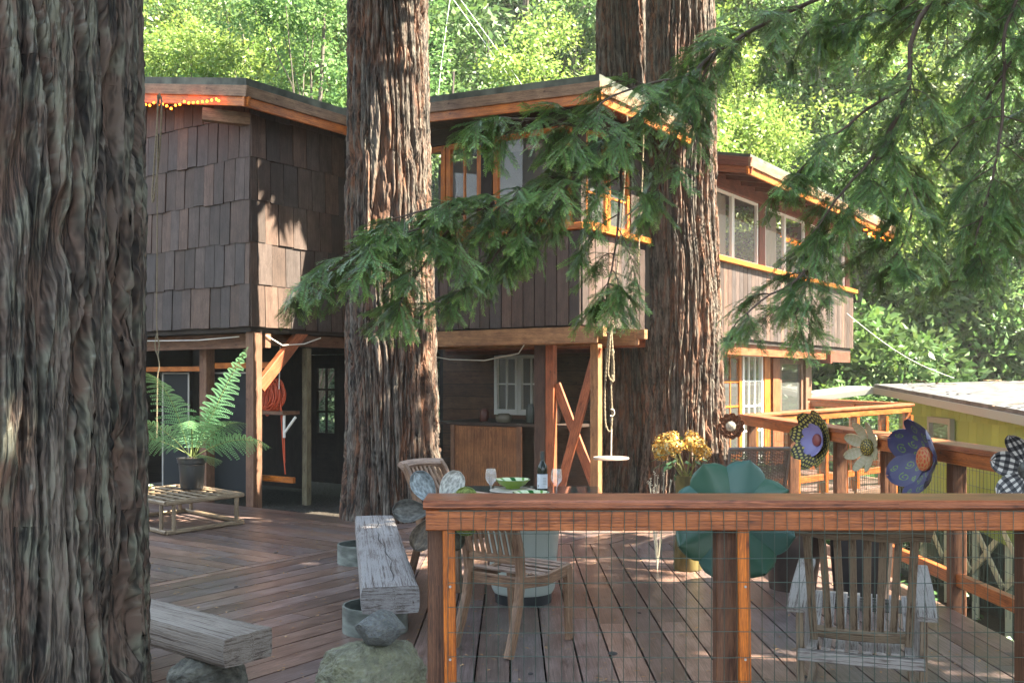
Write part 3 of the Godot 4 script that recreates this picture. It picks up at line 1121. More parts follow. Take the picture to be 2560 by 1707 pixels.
	var shelf := bar("shelf", post_m, house, hl(0.95, 1.13, 0.3), hl(0.95, 1.13, 1.75), 0.3, 0.05)
	var bb := MB.new()
	bb.beam(hl(0.86, 1.1, 0.34), hl(0.86, 0.8, 0.34), 0.03, 0.04)
	bb.beam(hl(0.86, 0.86, 0.34), hl(0.86, 1.08, 0.12), 0.025, 0.03)
	obj("bracket", bb, white, shelf)
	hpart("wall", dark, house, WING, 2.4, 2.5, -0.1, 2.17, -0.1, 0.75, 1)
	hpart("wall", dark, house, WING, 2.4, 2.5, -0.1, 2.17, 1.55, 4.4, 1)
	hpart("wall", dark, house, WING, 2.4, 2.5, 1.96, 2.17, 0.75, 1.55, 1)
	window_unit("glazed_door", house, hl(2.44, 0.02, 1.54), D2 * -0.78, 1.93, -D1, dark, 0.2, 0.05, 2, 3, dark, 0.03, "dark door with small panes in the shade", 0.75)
	hpart("wall", dark, house, WING, 0.3, 2.4, -0.1, 2.17, 4.3, 4.4, 0)
	hpart("door_post", post_m, house, WING, 1.9, 1.98, -0.1, 2.05, 0.0, 0.08, 1)
	# cables under the floor
	var cb := MB.new()
	for q in [[hb(0.5, 1.98, 3.2), hb(0.6, 1.86, 2.5), hb(0.6, 1.84, 1.9), hb(0.7, 1.93, 1.4), hb(0.7, 2.12, 1.25)], [hl(0.1, 2.12, 2.6), hl(0.12, 2.1, 1.2), hl(0.15, 2.13, 0.4)], [hl(0.25, 2.14, 0.0), hl(0.5, 2.02, -0.02), hl(0.9, 2.05, 0.0), hl(1.2, 2.14, 0.0)]]:
		cb.tube(q, [0.008, 0.008, 0.008, 0.008, 0.008].slice(0, q.size()), 6)
	obj("cable", cb, white, house)


# the chartreuse cabin beyond the deck
func build_cabin() -> void:
	rng.seed = 77
	var a := g(7.78, 0, 20.0)
	var along := g(6.9, 0, 11.0) - a            # towards the camera along its long wall
	along = along.normalized()
	var inw := along.cross(UPV).normalized()
	if inw.x < 0:
		inw = -inw
	var cabin := thing("green_cabin", "low yellow green cabin with pale grey roof and white trim, beyond the deck railing", "house", a)
	var lime := woods("lime_siding", Color(0.33, 0.46, 0.095), 4, 0.1, 0.7, "")
	var trim := mat("cabin_trim", Color(0.34, 0.36, 0.32), 0.6)
	var wall := MB.new()
	wall.box(a + UPV * 1.34, along * 9.5 + UPV * -0.42, UPV * -1.96, inw * 0.1)
	var w := obj("wall", wall, lime[0], cabin)
	for row in 4:
		var x := -0.1
		while x < 9.3:
			var wd := rf(0.26, 0.36)
			var b := MB.new()
			b.uo = Vector2(rf(0, 1), rf(0, 1))
			var hh := 0.53
			var top := minf(-0.6 + row * 0.5 + hh, 1.28 - 0.045 * (x + wd))
			b.box(a + along * (x + 0.004) + UPV * (-0.6 + row * 0.5) - inw * 0.02, UPV * (top + 0.6 - row * 0.5) + inw * 0.014, along * (wd - 0.008), inw * 0.016)
			if not (x + wd > 1.95 and x < 3.3 and row in [2]):
				obj("shingle", b, lime[rng.randi() % 4], w)
			x += wd
	var gw := MB.new()
	gw.box(a + UPV * -0.62 + along * 0.1, inw * 6.0, UPV * 1.9, along * -0.1)
	obj("wall", gw, lime[1], cabin)
	window_unit("window", cabin, a + along * 2.0 + UPV * 0.42 - inw * 0.06, along * 1.2, 0.5, -inw, trim, 0.1, 0.08, 1, 1, trim, 0.02, "small white framed window")
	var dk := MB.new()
	dk.box(a + along * 2.05 + UPV * 0.45 + inw * -0.018, along * 1.1, UPV * 0.45, inw * 0.012)  # slab on the solid wall; its dark colour stands for an unlit room
	obj("window_dark_slab", dk, mat("painted_dark", Color(0.03, 0.032, 0.03), 0.5), cabin)
	# roof: a low plane that falls a little towards the camera
	var o := a - along * 0.45 - inw * 0.4 + UPV * 1.42
	var ax := along * 10.5 + UPV * -0.45
	var ay := inw * 9.0 + UPV * 0.22
	var rb := MB.new()
	rb.us = Vector2(0.4, 0.4)
	rb.box(o, ax, UPV * 0.07, ay)
	var roof := obj("roof", rb, mat("cabin_roof", Color(0.15, 0.155, 0.17), 0.6, "mottle"), cabin)
	var f := MB.new()
	f.beam(o + UPV * -0.06 - inw * 0.0, o + ax + UPV * -0.06, 0.04, 0.13)
	obj("fascia", f, trim, roof)
	f = MB.new()
	f.beam(o + UPV * -0.05, o + ay + UPV * -0.05, 0.04, 0.13)
	obj("fascia", f, trim, roof)
	# a lower porch roof that leans off its far end
	f = MB.new()
	f.box(o + UPV * -0.02 - inw * 2.1 - along * 2.2 + UPV * -0.3, inw * 2.1 + UPV * 0.28, UPV * 0.06, along * 2.2)
	f.beam(o - inw * 2.1 + UPV * -0.36 , o + UPV * -0.07, 0.04, 0.12)
	obj("porch_roof", f, trim, cabin)
	var vp := MB.new()
	vp.tube([a + along * 1.2 + inw * 2.6 + UPV * 1.4, a + along * 1.2 + inw * 2.6 + UPV * 1.72], [0.05, 0.05], 10)
	obj("vent_pipe", vp, mat("zinc", Color(0.45, 0.46, 0.46), 0.5, "", 0.0, 0.6), roof)
	# skirting: dark sheet coloured for the shade under the floor, crossed pale boards
	var ck := MB.new()
	ck.box(a + UPV * -2.4 + inw * 0.5, along * 9.5, UPV * 1.76, inw * 0.1)  # solid sheet; the shade of the crawl space is put into its colour
	obj("crawl_dark_sheet", ck, mat("painted_dark", Color(0.03, 0.032, 0.03), 0.5), cabin)
	var pale := mat("pale_green_board", Color(0.68, 0.71, 0.5), 0.7)
	for k in 6:
		var p := a + along * (1.2 + k * 1.35)
		bar("skirting_board", pale, cabin, p + UPV * -0.66, p + along * 1.3 + UPV * -1.5, 0.03, 0.12, UPV)
		bar("skirting_board", pale, cabin, p + UPV * -1.5 + inw * 0.034, p + along * 1.3 + UPV * -0.66 + inw * 0.034, 0.03, 0.12, UPV)
		bar("post", pale, cabin, p + UPV * -2.3 + inw * 0.08, p + UPV * -0.62 + inw * 0.08, 0.1, 0.1, D1)
	# leaf litter on the roof
	var litter := []
	for k in 700:
		var u := rf(0.02, 0.98)
		var vv := pow(rng.randf(), 0.8)
		var cl := sin(u * 23.0) + sin(vv * 17.0 + u * 9.0)
		if cl < rf(-0.4, 1.4):
			continue
		litter.append(Transform3D(Basis.from_euler(Vector3(rf(-0.2, 0.2), rf(0, TAU), rf(-0.2, 0.2))) * rf(1.0, 2.4), o + ax * u + ay * vv + UPV * 0.085))
	var lb := MB.new()
	for k in 9:
		var p := Vector3(rf(-0.16, 0.16), 0, rf(-0.16, 0.16))
		var d := Vector3(rf(-1, 1), rf(-0.1, 0.1), rf(-1, 1)).normalized() * 0.05
		lb.quad(p, p + d + d.cross(UPV) * 0.3, p + d * 2.0, p + d - d.cross(UPV) * 0.3)
	multi("leaf_litter", lb.commit(), mat("dry_leaf", Color(0.16, 0.085, 0.04), 0.8), litter, roof)


# ------------------------------------------------------------------ deck and railings
func boards(deck: Node, region: PackedVector2Array, dir: Vector2, wide: float, ms: Array, lmin: float, lmax: float) -> void:
	var ac := Vector2(-dir.y, dir.x)
	var u0 := 1e9
	var u1 := -1e9
	var v0 := 1e9
	var v1 := -1e9
	for p in region:
		u0 = minf(u0, p.dot(dir))
		u1 = maxf(u1, p.dot(dir))
		v0 = minf(v0, p.dot(ac))
		v1 = maxf(v1, p.dot(ac))
	var y := v0
	while y < v1:
		var x := u0 - rf(0, lmax)
		while x < u1:
			var l := rf(lmin, lmax)
			var gap := 0.0055
			var q := PackedVector2Array([dir * (x + 0.002) + ac * (y + gap), dir * (x + l - 0.002) + ac * (y + gap), dir * (x + l - 0.002) + ac * (y + wide - gap), dir * (x + 0.002) + ac * (y + wide - gap)])
			for poly in Geometry2D.intersect_polygons(q, region):
				if poly.size() < 3:
					continue
				if Geometry2D.is_polygon_clockwise(poly):
					poly.reverse()
				var area := 0.0
				for k in poly.size():
					area += poly[k].cross(poly[(k + 1) % poly.size()])
				if absf(area) < 0.02:
					continue
				var b := MB.new()
				var uo := Vector2(rf(0, 1), rf(0, 1))
				var top := rf(-0.0025, 0.0)
				var tilt := rf(-0.012, 0.012)
				var ids := []
				for p in poly:
					var h: float = top + tilt * (p.dot(ac) - y - wide * 0.5)
					ids.append(b.vert(Vector3(p.x, h, -p.y), UPV, Vector2((p.dot(dir) - x) * 0.55, (p.dot(ac) - y) * 2.4) + uo))
				var tr := Geometry2D.triangulate_polygon(poly)
				for k in range(0, tr.size(), 3):
					var a: Vector3 = b.v[tr[k]]
					var n := (b.v[tr[k + 1]] - a).cross(b.v[tr[k + 2]] - a)
					if n.y < 0.0:
						b.ix.append_array([tr[k], tr[k + 1], tr[k + 2]])
					else:
						b.ix.append_array([tr[k], tr[k + 2], tr[k + 1]])
				for k in poly.size():
					var a: Vector3 = b.v[k]
					var c: Vector3 = b.v[(k + 1) % poly.size()]
					b.quad(a + Vector3.DOWN * 0.034, c + Vector3.DOWN * 0.034, c, a, uo, uo + Vector2(0.5, 0), uo + Vector2(0.5, 0.1), uo + Vector2(0, 0.1))
				obj("board", b, ms[rng.randi() % ms.size()], deck)
			x += l
		y += wide


func build_deck() -> void:
	rng.seed = 31
	var deck := Node3D.new()
	deck.name = numbered("deck")
	add_child(deck, true)
	struct(deck)
	var ms := woods("deck_board", Color(0.19, 0.135, 0.118), 7, 0.3, 0.33, "wood", 0.07)
	boards(deck, PackedVector2Array([Vector2(-0.85, 3.0), Vector2(3.03, 3.0), Vector2(3.03, 9.6), Vector2(-0.85, 9.6)]), Vector2(0, 1), 0.19, ms, 2.0, 3.8)
	var d1 := Vector2(0.5736, 0.8192)
	boards(deck, PackedVector2Array([Vector2(-0.86, 3.0), Vector2(-0.86, 9.59), Vector2(-1.42, 9.66), Vector2(-5.97, 3.17)]), d1, 0.19, ms, 2.2, 4.0)
	boards(deck, PackedVector2Array([Vector2(-5.98, 3.17), Vector2(-1.43, 9.67), Vector2(-0.85, 9.61), Vector2(-1.42, 11.12), Vector2(-6.5, 14.67), Vector2(-9, 9)]), Vector2(-0.8192, 0.5736), 0.19, ms, 1.6, 3.4)
	boards(deck, PackedVector2Array([Vector2(-0.84, 9.61), Vector2(3.03, 9.61), Vector2(3.05, 12.9), Vector2(6.15, 15.5), Vector2(5.3, 17.7), Vector2(2.9, 15.9), Vector2(1.3, 14.4), Vector2(-1.41, 11.12)]), d1, 0.19, ms, 2.0, 3.6)
	var joist := mat("joist", Color(0.13, 0.075, 0.045), 0.8, "wood")
	for q in [[g(3.0, -0.13, 3.0), g(3.0, -0.13, 12.9)], [g(3.02, -0.13, 12.88), g(6.12, -0.13, 15.48)], [g(6.1, -0.13, 15.5), g(5.28, -0.13, 17.65)], [g(-1.42, -0.13, 11.08), g(-6.5, -0.13, 14.62)]]:
		bar("rim_joist", joist, deck, q[0], q[1], 0.05, 0.18)
	for q in [[0.42, 7.9, 0.022], [0.58, 5.75, 0.028], [0.86, 6.75, 0.014], [1.55, 5.3, 0.018], [-2.1, 7.6, 0.016], [-2.15, 9.1, 0.02], [2.3, 5.6, 0.02], [0.1, 5.35, 0.015]]:
		var kb := MB.new()
		kb.lathe([Vector2(q[2], 0.0), Vector2(q[2] * 0.9, 0.0012), Vector2(0.0, 0.0012)], Vector3.ZERO, 12)  # flat disc on the board; its dark colour stands for the shade in a hole
		for i in kb.v.size():
			kb.v[i] = Vector3(kb.v[i].x, kb.v[i].y, kb.v[i].z * 1.5) + g(q[0], 0.001, q[1])
		obj("dark_knot_disc", kb, mat("check_dark", Color(0.03, 0.028, 0.026), 0.9), deck)
	var under := MB.new()
	under.box(g(-0.9, -0.26, 3.0), g(3.9, 0, 0) - g(0, 0, 0), Vector3(0, 0.02, 0), Vector3(0, 0, -10))
	obj("subfloor", under, joist, deck)


func wire_panel(parent: Node, a: Vector3, b: Vector3, h0: float, h1: float, dx: float, dy: float, r: float, tilt := 0.0) -> void:
	var m := MB.new()
	var l := (b - a).length()
	var d := (b - a) / l
	var k := 0.0
	while k <= l:
		var p := a + d * k
		var lean := d * rf(-0.003, 0.003)
		m.tube([p + UPV * h0, p + UPV * (h0 + h1) * 0.5 + lean, p + UPV * (h1 + tilt * k)], [r, r, r], 4, false)
		k += dx
	var y := h1
	while y > h0:
		var path := []
		var rad := []
		var nseg := int(l / 0.3) + 2
		for i in nseg:
			var f := float(i) / (nseg - 1)
			path.append(a + d * l * f + UPV * (y + tilt * l * f + 0.003 * sin(f * l * 4.0 + y * 30.0)) + d.cross(UPV) * r * 1.6)
			rad.append(r)
		m.tube(path, rad, 4, false)
		y -= dy
	stuff(obj("wire_mesh", m, mat("wire_green", Color(0.085, 0.125, 0.105), 0.35, "", 0.0, 0.7), parent))


func build_railings() -> void:
	rng.seed = 52
	var red := mat("rail_red", Color(0.42, 0.125, 0.032), 0.36, "wood", 0.08)
	var cap_m := mat("rail_cap", Color(0.37, 0.12, 0.05), 0.36, "wood", 0.07)
	var strip := mat("rail_strip", Color(0.62, 0.17, 0.016), 0.45, "wood", 0.06)
	var post := mat("rail_post", Color(0.17, 0.075, 0.036), 0.55, "wood", 0.08)
	# ---- in front
	var f := thing("deck_railing", "near red stained railing with wire mesh running across the front of the deck", "railing", g(1.3, 0, 4.24))
	bar("cap", cap_m, f, g(-0.365, 1.058, 4.235), g(3.25, 1.058, 4.235), 0.275, 0.038, UPV, 0.008)
	bar("top_rail", red, f, g(-0.355, 0.994, 4.13), g(3.2, 0.994, 4.13), 0.036, 0.086, UPV, 0.004)
	bar("top_rail", red, f, g(-0.355, 0.994, 4.35), g(3.2, 0.994, 4.35), 0.036, 0.086, UPV, 0.004)
	for x in [-0.312, 0.905, 2.2, 3.08]:
		bar("post", post, f, g(x, -0.3, 4.25), g(x, 1.036, 4.25), 0.088, 0.088, Vector3(0, 0, 1), 0.006)
		bar("mesh_strip", strip, f, g(x + 0.064, -0.2, 4.135), g(x + 0.05, 0.95, 4.135), 0.05, 0.032, Vector3(0, 0, 1), 0.003)
		var sc := MB.new()
		for y in [0.72, 0.42]:
			sc.tube([g(x + 0.057, y, 4.12), g(x + 0.057, y, 4.114)], [0.006, 0.005], 8)
		obj("screw", sc, mat("zinc", Color(0.45, 0.46, 0.46), 0.5, "", 0.0, 0.6), f)
	wire_panel(f, g(-0.262, 0, 4.1), g(3.2, 0, 4.1), -0.2, 0.944, 0.0515, 0.1016, 0.0015)
	var over := MB.new()
	for k in 67:
		var x := -0.262 + k * 0.0515
		over.tube([g(x + rf(-0.002, 0.002), 0.944, 4.1), g(x + rf(-0.004, 0.004), 1.034, 4.103)], [0.0015, 0.0015], 4, false)
	over.tube([g(-0.3, 1.034, 4.105), g(3.2, 1.034, 4.105)], [0.002, 0.002], 5)
	stuff(obj("wire_mesh", over, mat("wire_green", Color(0.085, 0.125, 0.105), 0.35, "", 0.0, 0.7), f))
	# ---- along the right side
	var s := thing("deck_railing", "red railing along the right edge of the deck, hung with painted metal flowers", "railing", g(3.08, 0, 8.5))
	bar("cap", cap_m, s, g(3.08, 1.115, 4.0), g(3.05, 1.115, 12.95), 0.24, 0.038, UPV, 0.006)
	bar("top_rail", red, s, g(2.985, 1.05, 4.1), g(2.965, 1.05, 12.85), 0.036, 0.088, UPV, 0.004)
	bar("top_rail", red, s, g(3.15, 1.05, 4.1), g(3.12, 1.05, 12.85), 0.036, 0.088, UPV, 0.004)
	bar("bottom_rail", red, s, g(3.08, 0.2, 4.1), g(3.06, 0.2, 12.85), 0.06, 0.085, UPV, 0.004)
	for z in [5.6, 6.9, 8.15, 9.35, 10.9, 12.8]:
		bar("post", post, s, g(3.07, -0.25, z), g(3.07, 1.094, z), 0.1, 0.1, Vector3(0, 0, 1), 0.006)
		bar("mesh_strip", strip, s, g(3.145, 0.0, z + 0.075), g(3.145, 1.0, z + 0.075), 0.04, 0.04, Vector3(0, 0, 1), 0.003)
	wire_panel(s, g(3.172, 0, 4.2), g(3.172, 0, 12.8), 0.05, 1.05, 0.0515, 0.1016, 0.0016)
	# ---- the far corner of the deck
	var r := thing("deck_railing", "far red railing with a sunlit cap, turning the corner beside the glazed doors", "railing", g(4.6, 0, 14.2))
	bar("cap", cap_m, r, g(3.0, 1.115, 12.85), g(6.16, 1.19, 15.52), 0.2, 0.04, UPV, 0.006)
	bar("cap", cap_m, r, g(6.13, 1.195, 15.5), g(5.29, 1.23, 17.6), 0.2, 0.04, UPV, 0.006)
	bar("top_rail", red, r, g(3.06, 1.045, 12.83), g(6.16, 1.12, 15.44), 0.036, 0.09, UPV, 0.004)
	bar("top_rail", red, r, g(6.1, 1.125, 15.5), g(5.26, 1.16, 17.6), 0.036, 0.09, UPV, 0.004)
	bar("bottom_rail", red, r, g(3.1, 0.2, 12.93), g(6.1, 0.24, 15.45), 0.05, 0.09, UPV, 0.004)
	bar("bottom_rail", red, r, g(6.05, 0.24, 15.55), g(5.27, 0.24, 17.55), 0.05, 0.09, UPV, 0.004)
	for k in [0.22, 0.42, 0.62, 0.82, 1.0]:
		var p := g(3.05, 0, 12.93).lerp(g(6.12, 0, 15.5), k)
		bar("post", red, r, p + UPV * -0.25, p + UPV * (1.09 + 0.07 * k), 0.09, 0.09, Vector3(0, 0, 1), 0.005)
		bar("mesh_strip", strip, r, p + UPV * 0.0 + g(0.06, 0, -0.05), p + UPV * 1.03 + g(0.06, 0, -0.05), 0.04, 0.035, Vector3(0, 0, 1), 0.003)
	for k in [0.5, 1.0]:
		var p := g(6.12, 0, 15.5).lerp(g(5.28, 0, 17.6), k)
		bar("post", red, r, p + UPV * -0.25, p + UPV * 1.17, 0.09, 0.09, Vector3(0, 0, 1), 0.005)
	wire_panel(r, g(3.1, 0, 12.86), g(6.1, 0, 15.4), 0.05, 1.04, 0.0515, 0.1016, 0.0017, 0.018)
	wire_panel(r, g(6.05, 0, 15.6), g(5.26, 0, 17.5), 0.05, 1.1, 0.0515, 0.1016, 0.0017)


# ------------------------------------------------------------------ metal flowers
func petal(o: Vector3, dir: Vector3, nrm: Vector3, r0: float, r1: float, w: float, cup: float, curl: float, neck := 0.3, full := 0.62) -> MB:
	var b := MB.new()
	b.us = Vector2.ONE
	var side := dir.cross(nrm).normalized()
	var pts := []
	for j in 11:
		var f := j / 10.0
		f = 1.0 - pow(1.0 - f, 1.25)
		var ww := w
		if f > full:
			ww = w * sqrt(maxf(0.0, 1.0 - pow((f - full) / (1.0 - full), 2.0)))
		else:
			ww = w * lerpf(neck, 1.0, smoothstep(0.0, 1.0, f / full))
		ww = maxf(ww, 0.004)
		var row := []
		for i in 11:
			var x := (i / 10.0 - 0.5) * 2.0
			row.append(o + dir * lerpf(r0, r1, f) + side * x * ww + nrm * (cup * f * f + curl * x * x * (0.4 + 0.6 * f) + w * 0.035 * cos(x * 7.0) * f))
		pts.append(row)
	b.plate(pts, 0.002)
	return b


func metal_flower(label: String, o: Vector3, nrm: Vector3, r: float, count: int, w: float, cup: float, curl: float, pm: Array, cm: Material, cr: float, phase := 0.0, neck := 0.3, full := 0.62, second: Array = []) -> Node3D:
	nrm = nrm.normalized()
	var fl := thing("metal_flower", label, "metal flower", o, "painted metal flowers on the railings")
	var e1 := nrm.cross(UPV).normalized()
	var e2 := e1.cross(nrm).normalized()
	for k in count:
		var a := phase + TAU * k / count
		var d := e1 * cos(a) + e2 * sin(a)
		obj("petal", petal(o + nrm * 0.004 * (k % 2), d, nrm, cr * 0.3, r, w, cup, curl, neck, full), pm[k % pm.size()], fl)
	if second.size():
		for k in count:
			var a: float = phase + TAU * (k + 0.5) / count
			var d := e1 * cos(a) + e2 * sin(a)
			obj("petal", petal(o + nrm * 0.014, d, nrm, cr * 0.3, r * second[0], w * second[1], cup * 0.6, curl, neck, full), second[2], fl)
	var b := MB.new()
	b.us = Vector2.ONE
	b.lathe([Vector2(0.0, -0.01), Vector2(cr, -0.01), Vector2(cr, 0.012), Vector2(cr * 0.75, 0.026), Vector2(0.0, 0.032)], Vector3.ZERO, 18)
	var bs := Basis(e1, nrm, e1.cross(nrm))
	for i in b.v.size():
		b.v[i] = o + nrm * 0.02 + bs * b.v[i]
		b.n[i] = bs * b.n[i]
	obj("flower_centre", b, cm, fl)
	var hook := MB.new()
	hook.tube([o - nrm * 0.008, o - nrm * 0.05, o - nrm * 0.09 + UPV * 0.02], [0.004, 0.004, 0.004], 6)
	obj("hook", hook, mat("wire_green", Color(0.085, 0.125, 0.105), 0.35, "", 0.0, 0.7), fl)
	return fl


func dots_texture(name: String, ground: Color, dot: Color, step: int, rad: float, size := 128) -> void:
	var im := Image.create(size, size, false, Image.FORMAT_RGB8)
	im.fill(ground)
	for y in size:
		for x in size:
			var row := int(float(y) / step)
			var xx := fposmod(x + (step * 0.5 if row % 2 == 1 else 0.0), step) - step * 0.5
			var yy := fposmod(y, step) - step * 0.5
			if xx * xx + yy * yy < rad * rad:
				im.set_pixel(x, y, dot)
	tex[name] = ImageTexture.create_from_image(im)


func build_flowers() -> void:
	rng.seed = 63
	dots_texture("polka", Color(0.13, 0.13, 0.12), Color(0.66, 0.62, 0.3), 14, 4.6, 126)
	dots_texture("honey", Color(0.72, 0.5, 0.3), Color(0.72, 0.25, 0.1), 16, 5.6, 128)
	dots_texture("cream_dots", Color(0.62, 0.6, 0.5), Color(0.72, 0.66, 0.62), 18, 4.0, 126)
	var gi := Image.create(96, 96, false, Image.FORMAT_RGB8)
	for y in 96:
		for x in 96:
			var k := (1 if x % 24 < 12 else 0) + (1 if y % 24 < 12 else 0)
			gi.set_pixel(x, y, [Color(0.78, 0.76, 0.72), Color(0.33, 0.32, 0.32), Color(0.07, 0.07, 0.08)][k])
	tex["gingham"] = ImageTexture.create_from_image(gi)
	# curling vines on the purple petals
	var vi := Image.create(192, 192, false, Image.FORMAT_RGB8)
	vi.fill(Color(0.26, 0.25, 0.38))
	for q in [[60, 120, 26, 0.0], [120, 80, 24, 2.0], [70, 50, 18, 4.0], [140, 150, 20, 1.0], [30, 80, 14, 3.0]]:
		for k in 320:
			var f := k / 320.0
			var a: float = q[3] + f * 9.0
			var rr: float = q[2] * (1.0 - f * 0.8)
			var c := Vector2(q[0] + cos(a) * rr, q[1] + sin(a) * rr)
			var fat := 3.4 if fmod(f * 9.0, 1.8) < 0.4 else 1.9
			for dy in range(-4, 5):
				for dx in range(-4, 5):
					if dx * dx + dy * dy < fat * fat:
						var xx := int(c.x) + dx
						var yy := int(c.y) + dy
						if xx >= 0 and yy >= 0 and xx < 192 and yy < 192:
							vi.set_pixel(xx, yy, Color(0.4, 0.5, 0.25))
	tex["vines"] = ImageTexture.create_from_image(vi)
	var grey := [mat("petal_grey_blue", Color(0.30, 0.36, 0.40), 0.45, "mottle", 0.0, 0.3), mat("petal_grey_dark", Color(0.14, 0.14, 0.13), 0.5, "mottle", 0.0, 0.3), mat("petal_brown_grey", Color(0.17, 0.14, 0.11), 0.5, "mottle", 0.0, 0.3), mat("petal_grey_dark", Color(0.14, 0.14, 0.13), 0.5), mat("petal_olive", Color(0.15, 0.14, 0.10), 0.5, "mottle", 0.0, 0.3), mat("petal_white", Color(0.62, 0.64, 0.62), 0.5, "mottle")]
	var rust := mat("rust", Color(0.22, 0.085, 0.04), 0.75, "mottle", 0.0, 0.2)
	# petal angles run from the flower's own left; the order of the greys follows the photograph clockwise
	metal_flower("grey metal flower of paddle petals at the left end of the near railing", g(-0.335, 0.985, 4.49), g(0.05, 0.1, -1.0) - g(0, 0, 0), 0.2, 6, 0.053, 0.01, 0.012, [grey[1], grey[0], grey[5], grey[3], grey[4], grey[2]], rust, 0.035, 0.0, 0.25, 0.66)
	var lime := mat("petal_lime", Color(0.33, 0.43, 0.12), 0.5, "mottle")
	metal_flower("small lime green metal flower half hidden by the near railing", g(-0.205, 0.985, 4.47), g(0, 0.1, -1.0) - g(0, 0, 0), 0.108, 6, 0.048, 0.01, 0.01, [lime], rust, 0.03, 0.52, 0.3, 0.62)
	var teal := mat("petal_teal", Color(0.04, 0.105, 0.085), 0.4)
	metal_flower("big dark green metal flower with broad cupped petals behind the near railing", g(1.02, 0.925, 4.62), g(-0.1, 0.28, -1.0) - g(0, 0, 0), 0.285, 8, 0.11, 0.06, -0.05, [teal, mat("petal_green", Color(0.032, 0.09, 0.056), 0.4)], mat("petal_green", Color(0.032, 0.09, 0.056), 0.4), 0.06, 0.3, 0.35, 0.6)
	metal_flower("rusty brown metal flower with a pale centre on the far end of the side railing", g(2.72, 1.0, 12.4), g(-0.25, 0.05, -1.0) - g(0, 0, 0), 0.165, 11, 0.05, 0.02, 0.02, [rust], mat("petal_pale", Color(0.5, 0.46, 0.38), 0.6, "mottle"), 0.065, 0.0, 0.5, 0.55, [0.72, 0.8, rust])
	var polka := mat("petal_polka", Color(1, 1, 1), 0.5, "polka")
	polka.uv1_scale = Vector3(0.55, 0.75, 1)
	metal_flower("black metal flower with yellow polka dots and lilac inner petals on the side railing", g(2.92, 1.0, 9.5), g(-0.9, 0.06, -0.38) - g(0, 0, 0), 0.285, 8, 0.098, 0.12, 0.01, [polka], mat("petal_maroon", Color(0.2, 0.045, 0.04), 0.5), 0.06, 0.2, 0.35, 0.6, [0.55, 0.6, mat("petal_lilac", Color(0.2, 0.19, 0.38), 0.5)])
	metal_flower("cream metal flower with narrow petals and a dotted yellow centre on the side railing", g(2.93, 1.02, 8.2), g(-1.0, 0.05, -0.35) - g(0, 0, 0), 0.215, 8, 0.05, 0.08, 0.012, [mat("petal_cream", Color(0.85, 0.82, 0.72), 0.55, "cream_dots")], mat("centre_polka", Color(1, 0.9, 0.6), 0.5, "polka"), 0.07, 0.35, 0.25, 0.62)
	metal_flower("large purple metal flower with curling vines and a honeycomb centre on the side railing", g(2.9, 1.02, 6.98), g(-1.0, 0.05, -0.2) - g(0, 0, 0), 0.27, 6, 0.125, 0.14, 0.02, [mat("petal_vines", Color(1, 1, 1), 0.5, "vines")], mat("centre_honey", Color(1, 1, 1), 0.55, "honey"), 0.085, 0.5, 0.4, 0.58)
	metal_flower("black and white gingham metal flower at the right edge of the side railing", g(2.93, 1.06, 5.66), g(-1.0, 0.05, -0.3) - g(0, 0, 0), 0.2, 6, 0.075, 0.08, 0.012, [mat("petal_gingham", Color(1, 1, 1), 0.5, "gingham")], mat("petal_grey_dark", Color(0.14, 0.14, 0.13), 0.5), 0.05, 0.2, 0.35, 0.6)


# ------------------------------------------------------------------ furniture. Chairs are built about the origin, front towards +z
func turn_to(o: Node3D, at: Vector3, fx: float, fdepth: float) -> void:
	o.position = at
	o.rotation.y = atan2(fx, -fdepth)


